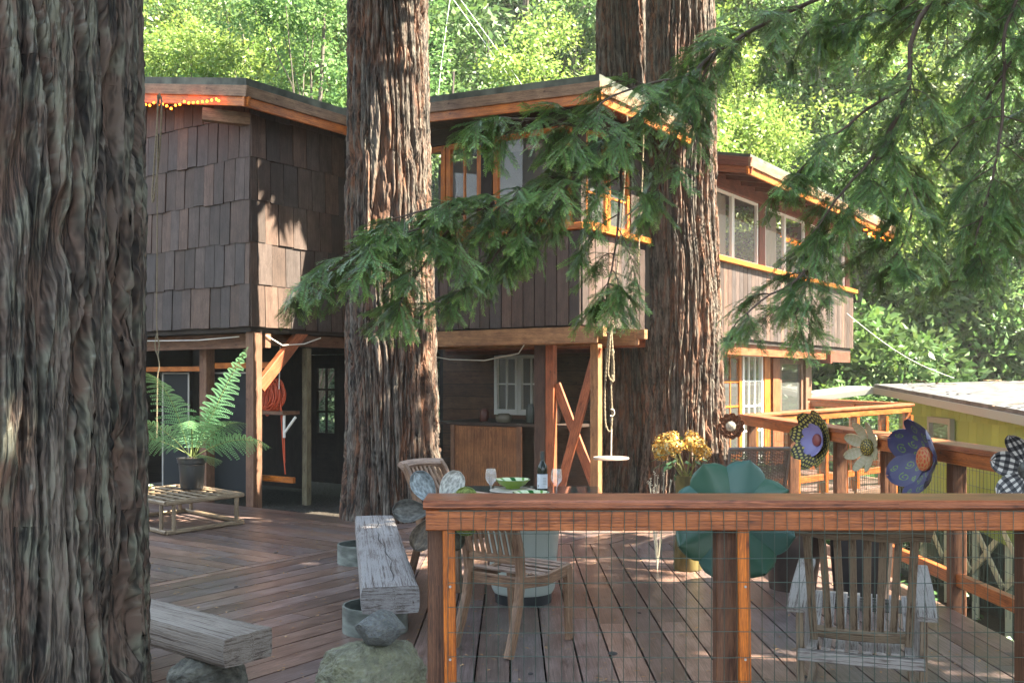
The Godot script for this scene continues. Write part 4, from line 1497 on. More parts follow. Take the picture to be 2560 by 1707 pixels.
func teak_chair(label: String) -> Node3D:
	rng.seed = 15
	var c := thing("slatted_chair", label, "chair", Vector3.ZERO, "slatted wooden dining chairs at the table")
	var m := mat("teak", Color(0.25, 0.15, 0.088), 0.55, "wood", 0.05)
	var m2 := mat("teak_worn", Color(0.36, 0.26, 0.2), 0.6, "wood", 0.05)
	for s in [-1.0, 1.0]:
		var b := MB.new()
		b.sweep([Vector3(0.215 * s, 0, 0.235), Vector3(0.218 * s, 0.2, 0.225), Vector3(0.22 * s, 0.44, 0.215)], 0.018, 0.02, Vector3(0, 0, 1), 0.004, 1.25)
		obj("leg", b, m, c)
		b = MB.new()
		b.sweep([Vector3(0.205 * s, 0, -0.34), Vector3(0.2 * s, 0.14, -0.285), Vector3(0.195 * s, 0.3, -0.235), Vector3(0.195 * s, 0.45, -0.215), Vector3(0.2 * s, 0.6, -0.235), Vector3(0.2 * s, 0.74, -0.285), Vector3(0.2 * s, 0.86, -0.36), Vector3(0.2 * s, 0.9, -0.4)], 0.018, 0.03, Vector3(0, 0, 1), 0.005)
		obj("leg", b, m, c)
		var sr := MB.new()
		sr.sweep([Vector3(0.2 * s, 0.41, -0.21), Vector3(0.212 * s, 0.395, 0.0), Vector3(0.22 * s, 0.43, 0.24)], 0.014, 0.034, UPV, 0.004)
		obj("seat_rail", sr, m, c)
	bar("seat_rail", m, c, Vector3(-0.2, 0.4, 0.215), Vector3(0.2, 0.4, 0.215), 0.028, 0.06)
	bar("seat_rail", m, c, Vector3(-0.18, 0.4, -0.2), Vector3(0.18, 0.4, -0.2), 0.028, 0.065)
	for k in 10:
		var f := k / 9.0
		var z := lerpf(-0.17, 0.235, f)
		var y := 0.44 + 0.02 * cos(f * TAU) - 0.006
		bar("seat_slat", m2, c, Vector3(-0.2, y, z), Vector3(0.2, y, z), 0.03, 0.014)
	var tr := MB.new()
	var pth := []
	for k in 9:
		var x := -0.225 + 0.45 * k / 8.0
		pth.append(Vector3(x, 0.9 + 0.012 * cos(x * 7.0), -0.4 - 0.03 * (1.0 - pow(x / 0.225, 2.0))))
	tr.sweep(pth, 0.034, 0.022, Vector3(0, 0.8, 0.6), 0.008)
	obj("top_rail", tr, m2, c)
	bar("lower_rail", m, c, Vector3(-0.18, 0.535, -0.228), Vector3(0.18, 0.535, -0.228), 0.02, 0.05)
	for k in 8:
		var x := -0.155 + 0.31 * k / 7.0
		var b := MB.new()
		b.sweep([Vector3(x, 0.555, -0.232), Vector3(x, 0.7, -0.275), Vector3(x, 0.89, -0.41)], 0.011, 0.006, Vector3(0, 0, 1))
		obj("back_slat", b, m, c)
	return c


func rocking_chair() -> void:
	rng.seed = 18
	var c := thing("rocking_chair", "weathered grey wooden rocking chair seen from behind through the near railing", "rocking chair", Vector3.ZERO)
	var m := mat("weathered_brown", Color(0.22, 0.165, 0.11), 0.8, "worn", 0.1)
	var pale := mat("weathered_pale", Color(0.28, 0.26, 0.24), 0.75, "worn", 0.1)
	for s in [-1.0, 1.0]:
		var b := MB.new()
		b.sweep([Vector3(0.215 * s, 0.2, -0.2), Vector3(0.22 * s, 0.36, -0.28), Vector3(0.235 * s, 0.89, -0.6)], 0.018, 0.026, Vector3(0, 0, 1), 0.005)
		obj("back_post", b, m, c)
		b = MB.new()
		b.sweep([Vector3(0.3 * s, 0.44, -0.32), Vector3(0.3 * s, 0.5, 0.0), Vector3(0.285 * s, 0.575, 0.33)], 0.045, 0.012, UPV, 0.004)
		obj("arm", b, pale, c)
		bar("arm_post", m, c, Vector3(0.28 * s, 0.06, -0.29), Vector3(0.285 * s, 0.435, -0.29), 0.035, 0.05, Vector3(0, 0, 1))
		bar("arm_post", pale, c, Vector3(0.275 * s, 0.07, 0.28), Vector3(0.275 * s, 0.555, 0.3), 0.035, 0.06, Vector3(0, 0, 1))
		var rk := []
		for k in 13:
			var z := lerpf(-0.52, 0.42, k / 12.0)
			rk.append(Vector3(0.245 * s, 0.024 + 0.3 * z * z, z))
		b = MB.new()
		b.sweep(rk, 0.016, 0.026, UPV, 0.004)
		obj("rocker", b, m, c)
	var hr := MB.new()
	var hp := []
	for k in 9:
		var x := -0.3 + 0.6 * k / 8.0
		hp.append(Vector3(x, 0.885 + 0.006 * sin(k * 2.0), -0.6 - 0.05 * (1.0 - pow(x / 0.3, 2.0))))
	hr.sweep(hp, 0.042, 0.02, Vector3(0, 0.5, 0.86), 0.01)
	obj("headrest", hr, m, c)
	var lr := MB.new()
	var lp := []
	for k in 9:
		var x := -0.21 + 0.42 * k / 8.0
		lp.append(Vector3(x, 0.335, -0.265 - 0.035 * (1.0 - pow(x / 0.21, 2.0))))
	lr.sweep(lp, 0.03, 0.016, Vector3(0, 0.5, 0.86), 0.005)
	obj("lower_rail", lr, m, c)
	for k in 6:
		var x := -0.155 + 0.31 * k / 5.0
		var dz := -0.03 * (1.0 - pow(x / 0.22, 2.0))
		var b := MB.new()
		b.sweep([Vector3(x * 0.96, 0.34, -0.262 + dz), Vector3(x, 0.6, -0.43 + dz * 1.1), Vector3(x * 1.08, 0.875, -0.588 + dz * 1.3)], 0.017, 0.006, Vector3(0, 0, 1), 0.002)
		obj("back_slat", b, m, c)
	bar("seat_rail", pale, c, Vector3(-0.285, 0.245, -0.4), Vector3(0.285, 0.245, -0.4), 0.05, 0.05)
	bar("seat_rail", pale, c, Vector3(-0.27, 0.36, 0.31), Vector3(0.27, 0.36, 0.31), 0.03, 0.07)
	for k in 8:
		var x := -0.22 + 0.44 * k / 7.0
		var b := MB.new()
		b.uo = Vector2(rf(0, 1), rf(0, 1))
		b.sweep([Vector3(x, 0.28, -0.4), Vector3(x, 0.285, -0.24), Vector3(x, 0.315, -0.05), Vector3(x, 0.37, 0.15), Vector3(x, 0.41, 0.27), Vector3(x, 0.405, 0.345), Vector3(x, 0.375, 0.375)], 0.022, 0.007, UPV, 0.002)
		obj("seat_slat", b, pale, c)
	turn_to(c, g(1.79, 0, 5.12), 0.34, 0.94)


func wicker_chair() -> void:
	rng.seed = 21
	var c := thing("wicker_chair", "dark woven wicker chair seen from behind, beside the dried flowers", "chair", Vector3.ZERO)
	var m := mat("wicker", Color(0.12, 0.095, 0.08), 0.5)
	var fr := MB.new()
	for s in [-1.0, 1.0]:
		fr.tube([Vector3(0.27 * s, 0.0, -0.25), Vector3(0.27 * s, 0.42, -0.23), Vector3(0.29 * s, 0.93, -0.34)], [0.016, 0.018, 0.015], 8)
		fr.tube([Vector3(0.27 * s, 0.0, 0.25), Vector3(0.27 * s, 0.42, 0.25)], [0.016, 0.018], 8)
	fr.tube([Vector3(-0.295, 0.93, -0.34), Vector3(0, 0.935, -0.37), Vector3(0.295, 0.93, -0.34)], [0.018, 0.018, 0.018], 8)
	obj("frame", fr, m, c)
	for q in [["backrest", 34, 24], ["seat", 26, 18]]:
		var w := MB.new()
		var back: bool = q[0] == "backrest"
		var nr: int = q[1]
		var nc: int = q[2]
		for j in nr:
			var f := (j + 0.5) / nr
			var p := []
			var rr := []
			for k in nc * 2 + 1:
				var x := -0.27 + 0.54 * k / (nc * 2.0)
				var o := 0.006 * (1.0 if (k / 2 + j) % 2 == 0 else -1.0) * (0.0 if k % 2 == 1 else 1.0)
				p.append(Vector3(x * (1.0 + 0.06 * f), 0.44 + 0.48 * f, -0.23 - 0.11 * f - 0.03 * (1.0 - x * x / 0.073) + o) if back else Vector3(x, 0.43 + o, -0.25 + 0.5 * f))
				rr.append(0.0062)
			w.tube(p, rr, 4, false)
		for k in nc + 1:
			var x := -0.27 + 0.54 * k / float(nc)
			if back:
				w.tube([Vector3(x, 0.43, -0.23 - 0.03 * (1.0 - x * x / 0.073)), Vector3(x * 1.06, 0.93, -0.34 - 0.03 * (1.0 - x * x / 0.073))], [0.004, 0.004], 4, false)
			else:
				w.tube([Vector3(x, 0.43, -0.25), Vector3(x, 0.43, 0.25)], [0.004, 0.004], 4, false)
		stuff(obj(q[0], w, m, c))
	turn_to(c, g(2.27, 0, 9.65), -0.12, 1.0)


func turned(called: String, label: String, category: String, prof: Array, at: Vector3, m: Material, sides := 32, group := "") -> MeshInstance3D:
	var b := MB.new()
	b.us = Vector2.ONE
	b.lathe(prof, Vector3.ZERO, sides)
	var o := MeshInstance3D.new()
	o.name = numbered(called)
	o.mesh = b.commit()
	o.material_override = m
	o.position = at
	add_child(o, true)
	tag(o, label, category, group)
	return o


func build_table() -> void:
	rng.seed = 90
	var at := g(0.08, 0, 7.12)
	var t := thing("patio_table", "dark glass topped patio table on a frosted drum base, set for a meal", "table", at)
	var top := MB.new()
	var c := [g(-0.5, 0, 6.45), g(0.62, 0, 6.4), g(0.66, 0, 7.85), g(-0.44, 0, 7.9)]
	for i in 4:
		c[i].y = 0.735
	top.box(c[0] - UPV * 0.012, c[1] - c[0], UPV * 0.014, c[3] - c[0])
	var tm := mat("smoked_glass", Color(0.04, 0.055, 0.05), 0.06)
	obj("table_top", top, tm, t)
	var base := MB.new()
	base.lathe([Vector2(0.21, 0.07), Vector2(0.225, 0.1), Vector2(0.27, 0.68), Vector2(0.28, 0.72), Vector2(0.26, 0.722), Vector2(0.0, 0.722)], at, 36)
	obj("drum_base", base, bumped(mat("frosted_drum", Color(0.36, 0.40, 0.36), 0.35), "rough", 0.15), t)
	var ft := MB.new()
	ft.lathe([Vector2(0.2, 0.0), Vector2(0.205, 0.068), Vector2(0.0, 0.069)], at, 28)
	obj("foot_ring", ft, mat("black_plastic", Color(0.018, 0.02, 0.022), 0.4), t)
	# chairs
	var ch := teak_chair("slatted wooden chair in front of the table, seen through the wire mesh")
	var c2 := ch.duplicate()
	c2.name = numbered("slatted_chair")
	add_child(c2)
	tag(c2, "slatted wooden chair on the left of the table, in front of the middle trunk", "chair", "slatted wooden dining chairs at the table")
	turn_to(ch, g(0.03, 0, 6.02), 0.62, 0.785)
	turn_to(c2, g(-0.42, 0, 7.72), 0.74, -0.67)
	# glasses
	var gp := [Vector2(0.033, 0.0), Vector2(0.032, 0.003), Vector2(0.006, 0.008), Vector2(0.0038, 0.03), Vector2(0.0038, 0.085), Vector2(0.012, 0.098), Vector2(0.034, 0.125), Vector2(0.0405, 0.15), Vector2(0.038, 0.185), Vector2(0.0325, 0.212), Vector2(0.0315, 0.212), Vector2(0.0368, 0.185), Vector2(0.0392, 0.15), Vector2(0.033, 0.127), Vector2(0.011, 0.1), Vector2(0.0, 0.097)]
	var clear := StandardMaterial3D.new()
	clear.resource_name = "clear_glass"
	clear.albedo_color = Color(0.96, 0.98, 0.97, 0.08)
	clear.transparency = BaseMaterial3D.TRANSPARENCY_ALPHA
	clear.roughness = 0.03
	turned("wine_glass", "empty wine glass left of the green bowl on the table", "wine glass", gp, g(-0.148, 0.738, 7.02), clear, 28, "wine glasses on the table")
	turned("wine_glass", "empty wine glass right of the wine bottle on the table", "wine glass", gp, g(0.312, 0.738, 7.0), clear, 28, "wine glasses on the table")
	# bottle
	var bot := thing("wine_bottle", "dark wine bottle with a white label standing on the table", "bottle", g(0.222, 0.738, 7.3))
	var bp := [Vector2(0.0, 0.002), Vector2(0.034, 0.0), Vector2(0.037, 0.006), Vector2(0.0375, 0.19), Vector2(0.034, 0.208), Vector2(0.02, 0.232), Vector2(0.0152, 0.25), Vector2(0.0148, 0.3), Vector2(0.0, 0.3)]
	var b := MB.new()
	b.lathe(bp, bot.position, 28)
	obj("bottle_glass", b, mat("bottle_green", Color(0.008, 0.014, 0.009), 0.08), bot)
	b = MB.new()
	b.lathe([Vector2(0.0152, 0.248), Vector2(0.0158, 0.3), Vector2(0.0155, 0.312), Vector2(0.0, 0.313)], bot.position, 24)
	obj("capsule", b, mat("capsule", Color(0.05, 0.055, 0.05), 0.45), bot)
	var li := Image.create(256, 128, false, Image.FORMAT_RGB8)
	li.fill(Color(0.82, 0.84, 0.86))
	li.fill_rect(Rect2i(0, 0, 256, 6), Color(0.6, 0.63, 0.68))
	for k in 9:
		li.fill_rect(Rect2i(22, 20 + k * 7, 40 + (k * 37) % 28, 2), Color(0.6, 0.62, 0.66))
	for k in 14:
		li.fill_rect(Rect2i(56 + k * 2, 96, 1 + k % 2, 22), Color(0.35, 0.36, 0.38))
	for k in 5:
		li.fill_rect(Rect2i(150, 34 + k * 13, 60, 3), Color(0.5, 0.5, 0.52))
	tex["bottle_label"] = ImageTexture.create_from_image(li)
	b = MB.new()
	var lab := []
	for j in 2:
		var row := []
		for k in 25:
			var a := lerpf(-1.9, 1.5, k / 24.0)
			row.append(bot.position + Vector3(sin(a) * 0.0379, 0.045 + 0.105 * j, cos(a) * 0.0379))
		lab.append(row)
	b.sheet(lab)
	for i in b.n.size():
		var rr := b.v[i] - bot.position
		b.n[i] = Vector3(rr.x, 0, rr.z).normalized()
		b.t[i] = Vector2(b.t[i].x, 1.0 - b.t[i].y)
	obj("label", b, mat("bottle_label", Color(0.9, 0.9, 0.9), 0.6, "bottle_label"), bot)
	# bowl, charger, second plate
	var leafy := Image.create(128, 64, false, Image.FORMAT_RGB8)
	leafy.fill(Color(0.75, 0.8, 0.66))
	for k in 9:
		for y in 64:
			for x in 128:
				var dx := fposmod(x - k * 15.0 + (y - 32) * 0.35 + 64.0, 128.0) - 64.0
				if absf(dx) < 3.2 * sin(y / 64.0 * PI) and k % 2 == 0:
					leafy.set_pixel(x, y, Color(0.13, 0.33, 0.15))
				elif absf(dx) < 2.0 and k % 2 == 1:
					leafy.set_pixel(x, y, Color(0.3, 0.5, 0.2))
	tex["leafy"] = ImageTexture.create_from_image(leafy)
	var bowl_out := [Vector2(0.0, 0.002), Vector2(0.05, 0.0), Vector2(0.055, 0.01), Vector2(0.095, 0.03), Vector2(0.125, 0.062)]
	var bowl_in := [Vector2(0.125, 0.062), Vector2(0.128, 0.066), Vector2(0.121, 0.065), Vector2(0.09, 0.036), Vector2(0.05, 0.014), Vector2(0.0, 0.012)]
	var green := mat("bowl_green", Color(0.24, 0.37, 0.06), 0.2)
	for q in [["shallow green bowl with leaf patterned rim on the charger plate", g(0.005, 0.76, 7.5), 1.05], ["green bowl at the left end of the low bamboo table beside the near trunk", g(-4.06, 0.345, 10.85), 1.25]]:
		var bw := thing("bowl", q[0], "bowl", q[1], "green leaf bowls")
		for part in 2:
			b = MB.new()
			b.lathe(bowl_out if part == 0 else bowl_in, q[1], 36)
			for i in b.v.size():
				b.v[i] = q[1] + (b.v[i] - q[1]) * q[2]
			obj("bowl_body" if part == 0 else "leafy_inside", b, green if part == 0 else mat("leafy", Color(1, 1, 1), 0.2, "leafy"), bw)
	turned("charger_plate", "round white charger plate with a woven edge under the green bowl", "plate", [Vector2(0.0, 0.0), Vector2(0.17, 0.0), Vector2(0.175, 0.006), Vector2(0.17, 0.012), Vector2(0.15, 0.012), Vector2(0.145, 0.018), Vector2(0.1, 0.02), Vector2(0.0, 0.02)], g(0.005, 0.738, 7.5), mat("plate_white", Color(0.62, 0.58, 0.52), 0.35, "mottle"))
	var p2 := thing("bowl", "green rimmed bowl in front of the wine bottle, mostly hidden by the near railing", "bowl", g(0.13, 0.738, 6.86), "green leaf bowls")
	for part in 2:
		b = MB.new()
		b.lathe(bowl_out if part == 0 else bowl_in, p2.position, 36)
		obj("bowl_body" if part == 0 else "leafy_inside", b, green if part == 0 else mat("leafy", Color(1, 1, 1), 0.2, "leafy"), p2)
	turned("wine_glass", "wine glass beside the green bowl on the low bamboo table", "wine glass", gp, g(-4.13, 0.345, 10.98), clear, 24, "wine glasses on the table")


# ------------------------------------------------------------------ benches, stones, pots, plants
func rough_beam(called: String, parent: Node, a: Vector3, b2: Vector3, w: float, h: float, m: Material, sd: int) -> MeshInstance3D:
	# a weathered timber: worn edges, an uneven top, checks along the grain
	var nz := noise(sd, 3.0, 3)
	var b := MB.new()
	b.us = Vector2(0.5, 1.6)
	var l := (b2 - a).length()
	var d := (b2 - a) / l
	var s := d.cross(UPV).normalized()
	var ring := []
	for i in 7:
		ring.append(Vector2(lerpf(-0.5, 0.5, i / 6.0) * w, h * 0.5))
	for i in range(1, 5):
		ring.append(Vector2(0.5 * w, lerpf(0.5, -0.5, i / 4.0) * h))
	for i in range(1, 7):
		ring.append(Vector2(lerpf(0.5, -0.5, i / 6.0) * w, -0.5 * h))
	for i in range(1, 5):
		ring.append(Vector2(-0.5 * w, lerpf(-0.5, 0.5, i / 4.0) * h))
	var rows := []
	var n := int(l / 0.06)
	for j in n + 1:
		var p := a + d * l * j / n
		var row := []
		for q in ring:
			var corner := pow(absf(q.x) / (w * 0.5), 8.0) * pow(absf(q.y) / (h * 0.5), 8.0)
			var k := 1.0 - 0.05 * corner * (1.0 + 0.8 * nz.get_noise_2d(j * 0.5, q.x * 9.0))
			var e := nz.get_noise_3d(j * 0.05, q.x * 6.0, q.y * 6.0) * 0.006
			row.append(p + s * q.x * k + UPV * (q.y * k + e) + d * (nz.get_noise_2d(q.x * 30, q.y * 30) * 0.008 if j == 0 or j == n else 0.0))
		rows.append(row)
	b.sheet(rows, Vector2(1.0, l * 0.5))
	for i in b.t.size():
		b.t[i] = Vector2(b.t[i].y * 0.8, b.t[i].x * 2.0)
	# flip if it came out inside out
	var mid := a.lerp(b2, 0.5)
	var out := 0.0
	for i in range(0, b.v.size(), 7):
		out += b.n[i].dot(b.v[i] - mid - d * (b.v[i] - mid).dot(d))
	if out < 0.0:
		for i in b.n.size():
			b.n[i] = -b.n[i]
		for i in range(0, b.ix.size(), 3):
			var sw := b.ix[i + 1]
			b.ix[i + 1] = b.ix[i + 2]
			b.ix[i + 2] = sw
	for e in 2:
		var row: Array = rows[0 if e == 0 else n]
		var nn := -d if e == 0 else d
		var cc := b.vert(a if e == 0 else b2, nn, Vector2(0.5, 0.5))
		for q in row.size():
			b.vert(row[q], nn, Vector2(0.5, 0.5) + ring[q] * 2.2)
		for q in row.size() - 1:
			var n3: Vector3 = (b.v[cc + q + 2] - b.v[cc]).cross(b.v[cc + q + 1] - b.v[cc])
			if n3.dot(nn) > 0.0:
				b.ix.append_array([cc, cc + q + 1, cc + q + 2])
			else:
				b.ix.append_array([cc, cc + q + 2, cc + q + 1])
	return obj(called, b, m, parent)


func stone(called: String, label: String, category: String, at: Vector3, size: Vector3, sd: int, rough: float, m: Material, facets := 0.0) -> void:
	var nz := noise(sd, 1.1, 4)
	var nf := FastNoiseLite.new()
	nf.seed = sd
	nf.noise_type = FastNoiseLite.TYPE_CELLULAR
	nf.cellular_return_type = FastNoiseLite.RETURN_CELL_VALUE
	nf.frequency = 0.9
	var b := MB.new()
	var rows := []
	for j in 41:
		var th := PI * j / 40.0
		var row := []
		for k in 65:
			var ph := TAU * k / 64.0
			var d := Vector3(sin(th) * cos(ph), -cos(th), -sin(th) * sin(ph))
			var r := 1.0 + rough * nz.get_noise_3dv(d * 1.1) + rough * 0.3 * nz.get_noise_3dv(d * 4.0)
			if facets > 0.0:
				for q in 9:
					var pn := Vector3(sin(q * 2.4 + sd), cos(q * 1.7 + sd * 2.0), sin(q * 3.9 + sd)).normalized()
					var lim := (0.78 + 0.06 * sin(q * 5.0)) / maxf(d.dot(pn), 0.01)
					if d.dot(pn) > 0.2:
						r = minf(r, lerpf(r, lim + 0.02 * nz.get_noise_3dv(d * 6.0), facets))
			row.append(at + d * r * size)
		rows.append(row)
	b.sheet(rows, Vector2(2, 1.2))
	var o := obj(called, b, m)
	tag(o, label, category)


func build_benches() -> void:
	rng.seed = 44
	var timber := mat("bench_timber", Color(0.25, 0.24, 0.235), 0.7, "worn", 0.25)
	var timber2 := mat("bench_timber_brown", Color(0.225, 0.195, 0.165), 0.75, "worn", 0.25)
	var b1 := thing("timber_bench", "thick grey weathered timber laid on grey pipes, end towards the camera", "bench", g(-0.98, 0, 7.5))
	rough_beam("beam", b1, g(-0.73, 0.25, 6.0), g(-1.26, 0.25, 9.15), 0.35, 0.165, timber, 3)
	var ck := MB.new()
	ck.col = Color(1, 1, 1)
	var cp := []
	var cr := []
	for k in 50:
		var f := k / 49.0
		var p := g(-0.74, 0.332, 6.15).lerp(g(-1.22, 0.332, 9.0), f)
		cp.append(p + Vector3(0.024 * sin(f * 7.0) + 0.009 * sin(f * 31.0), 0, 0))
		cr.append(0.001 + 0.003 * absf(sin(f * 13.0)))
	ck.tube(cp, cr, 5)
	obj("check", ck, mat("check_dark", Color(0.03, 0.028, 0.026), 0.9), b1)
	var pipe_m := mat("grey_pipe", Color(0.24, 0.27, 0.25), 0.45, "mottle")
	for q in [["short grey pipe section under the near end of the timber bench", g(-0.86, 0, 6.28)], ["short grey pipe section under the far end of the timber bench", g(-1.3, 0, 8.62)]]:
		turned("pipe_section", q[0], "pipe", [Vector2(0.205, 0.0), Vector2(0.205, 0.165), Vector2(0.19, 0.165), Vector2(0.19, 0.0)], q[1], pipe_m, 40, "grey pipe sections under the bench")
	var b2 := thing("timber_bench", "rough brownish timber bench with a split end, running behind the near left trunk", "bench", g(-2.0, 0, 5.4))
	rough_beam("beam", b2, g(-1.285, 0.267, 4.87), g(-2.9, 0.267, 6.16), 0.285, 0.145, timber2, 8)
	var granite := bumped(mat("bench_stone", Color(0.16, 0.155, 0.13), 0.85, "mottle"), "rough", 1.2)
	stone("support_stone", "squat grey stone holding up the end of the split timber bench", "stone", g(-1.52, 0.09, 5.02), Vector3(0.2, 0.14, 0.18), 5, 0.12, granite, 0.5)
	stone("support_stone", "grey stone under the timber bench behind the near left trunk", "stone", g(-2.65, 0.09, 5.98), Vector3(0.2, 0.14, 0.18), 9, 0.12, granite, 0.5)
	var rock := painted("river_rock", 0.6)
	mossy_rock("boulder", "large rounded green grey boulder at the bottom of the picture beside the bench", g(-0.645, 0.175, 4.55), Vector3(0.245, 0.24, 0.22), 14, 0.2, 0.4)
	mossy_rock("stacked_rock", "angular blue grey rock balanced on the large boulder", g(-0.6, 0.45, 4.52), Vector3(0.115, 0.082, 0.1), 21, 0.2, 0.9)
	mossy_rock("small_rock", "small mossy lump at the foot of the near left trunk", g(-2.78, 0.05, 7.4), Vector3(0.06, 0.12, 0.06), 27, 0.2, 0.4)


func mossy_rock(called: String, label: String, at: Vector3, size: Vector3, sd: int, rough: float, facets: float) -> void:
	var nz := noise(sd, 1.1, 4)
	var nc := noise(sd + 7, 2.5, 4)
	var rows := []
	var cols := []
	for j in 65:
		var th := PI * j / 64.0
		var row := []
		var crow := []
		for k in 97:
			var ph := TAU * (k % 96) / 96.0
			var d := Vector3(sin(th) * cos(ph), -cos(th), -sin(th) * sin(ph))
			var r := 1.0 + rough * nz.get_noise_3dv(d * 1.2) + rough * 0.25 * nz.get_noise_3dv(d * 5.0)
			for q in 11:
				var pn := Vector3(sin(q * 2.4 + sd), cos(q * 1.7 + sd * 2.0), sin(q * 3.9 + sd)).normalized()
				if d.dot(pn) > 0.2:
					r = minf(r, lerpf(r, (0.8 + 0.07 * sin(q * 5.0)) / d.dot(pn) + 0.03 * nz.get_noise_3dv(d * 7.0), facets))
			row.append(at + d * r * size)
			var c := nc.get_noise_3dv(d * 1.6 + Vector3(0, d.x * 0.7, 0))
			var vein := absf(nc.get_noise_3dv(d * 1.1 + Vector3(5, d.x * 0.6 + d.y * 1.4, 3)))
			var cc := Color(0.105, 0.105, 0.07).lerp(Color(0.19, 0.195, 0.115), clampf(0.5 + c, 0, 1)) if facets < 0.5 else Color(0.11, 0.12, 0.12).lerp(Color(0.22, 0.235, 0.24), clampf(0.5 + c, 0, 1))
			cc = cc.lerp(Color(0.27, 0.27, 0.2), clampf(1.0 - vein * 12.0, 0, 1) * 0.6)
			crow.append(cc.lerp(Color(0.11, 0.1, 0.07), clampf(nc.get_noise_3dv(d * 4.0 + Vector3(0, 8, 0)) * 1.5 - 0.1, 0, 0.7)))
		rows.append(row)
		cols.append(crow)
	var b := MB.new()
	b.sheet(rows, Vector2(5, 3), cols)
	tag(obj(called, b, bumped(painted("river_rock", 0.6), "rough", 0.8)), label, "rock")


func fern_frond(b: MB, o: Vector3, dir: Vector3, length: float, arch: float, wide: float, sd: int, roll := 0.0) -> void:
	var r := RandomNumberGenerator.new()
	r.seed = sd
	var n := 18
	var hor := Vector3(dir.x, 0, dir.z).normalized()
	var d := dir.normalized()
	var side0 := hor.cross(UPV).normalized().rotated(d, roll)
	var p := o
	var stem := []
	for i in n + 1:
		stem.append(p)
		p += d * length / n
		d = (d + Vector3.DOWN * arch / n * (0.4 + 1.4 * i / n)).normalized()
	var rad := []
	for i in n + 1:
		rad.append(lerpf(0.006, 0.0015, float(i) / n))
	b.col = Color(0.13, 0.17, 0.05)
	b.tube(stem, rad, 5, false)
	var tone := r.randf_range(0.8, 1.25)
	for i in range(4, n + 1):
		var f := (i - 4.0) / (n - 4)
		var w := wide * pow(1.0 - f, 0.75) * smoothstep(-0.15, 0.3, f) * 1.15 + 0.006
		var tt: Vector3 = (stem[min(i + 1, n)] - stem[i - 1]).normalized()
		var side := (side0 - tt * side0.dot(tt)).normalized()
		var nrm := side.cross(tt).normalized()
		for s in [-1.0, 1.0]:
			w *= r.randf_range(0.86, 1.1)
			var pd: Vector3 = (side * s * 0.92 + tt * r.randf_range(0.3, 0.55) - nrm * 0.0 + Vector3.DOWN * 0.12).normalized()
			var across := pd.cross(nrm).normalized()
			var m := 11
			for q in m:
				var u := float(q) / m
				var bp: Vector3 = stem[i] + pd * w * u + Vector3.DOWN * w * 0.22 * u * u
				var ll := length / n * 0.66 * (1.0 - u * 0.8) + 0.002
				var c := tone * r.randf_range(0.85, 1.15)
				b.col = Color(0.11 * c, 0.24 * c, 0.115 * c).lerp(Color(0.13 * c, 0.25 * c, 0.06 * c), 0.3 * f)
				for e in [-1.0, 1.0]:
					var ld: Vector3 = (across * e * 0.95 + pd * 0.45).normalized()
					var wv: Vector3 = pd * (w / m) * 0.46
					b.quad(bp - wv * 0.3, bp + ld * ll * 0.5 - wv, bp + ld * ll, bp + ld * ll * 0.5 + wv)


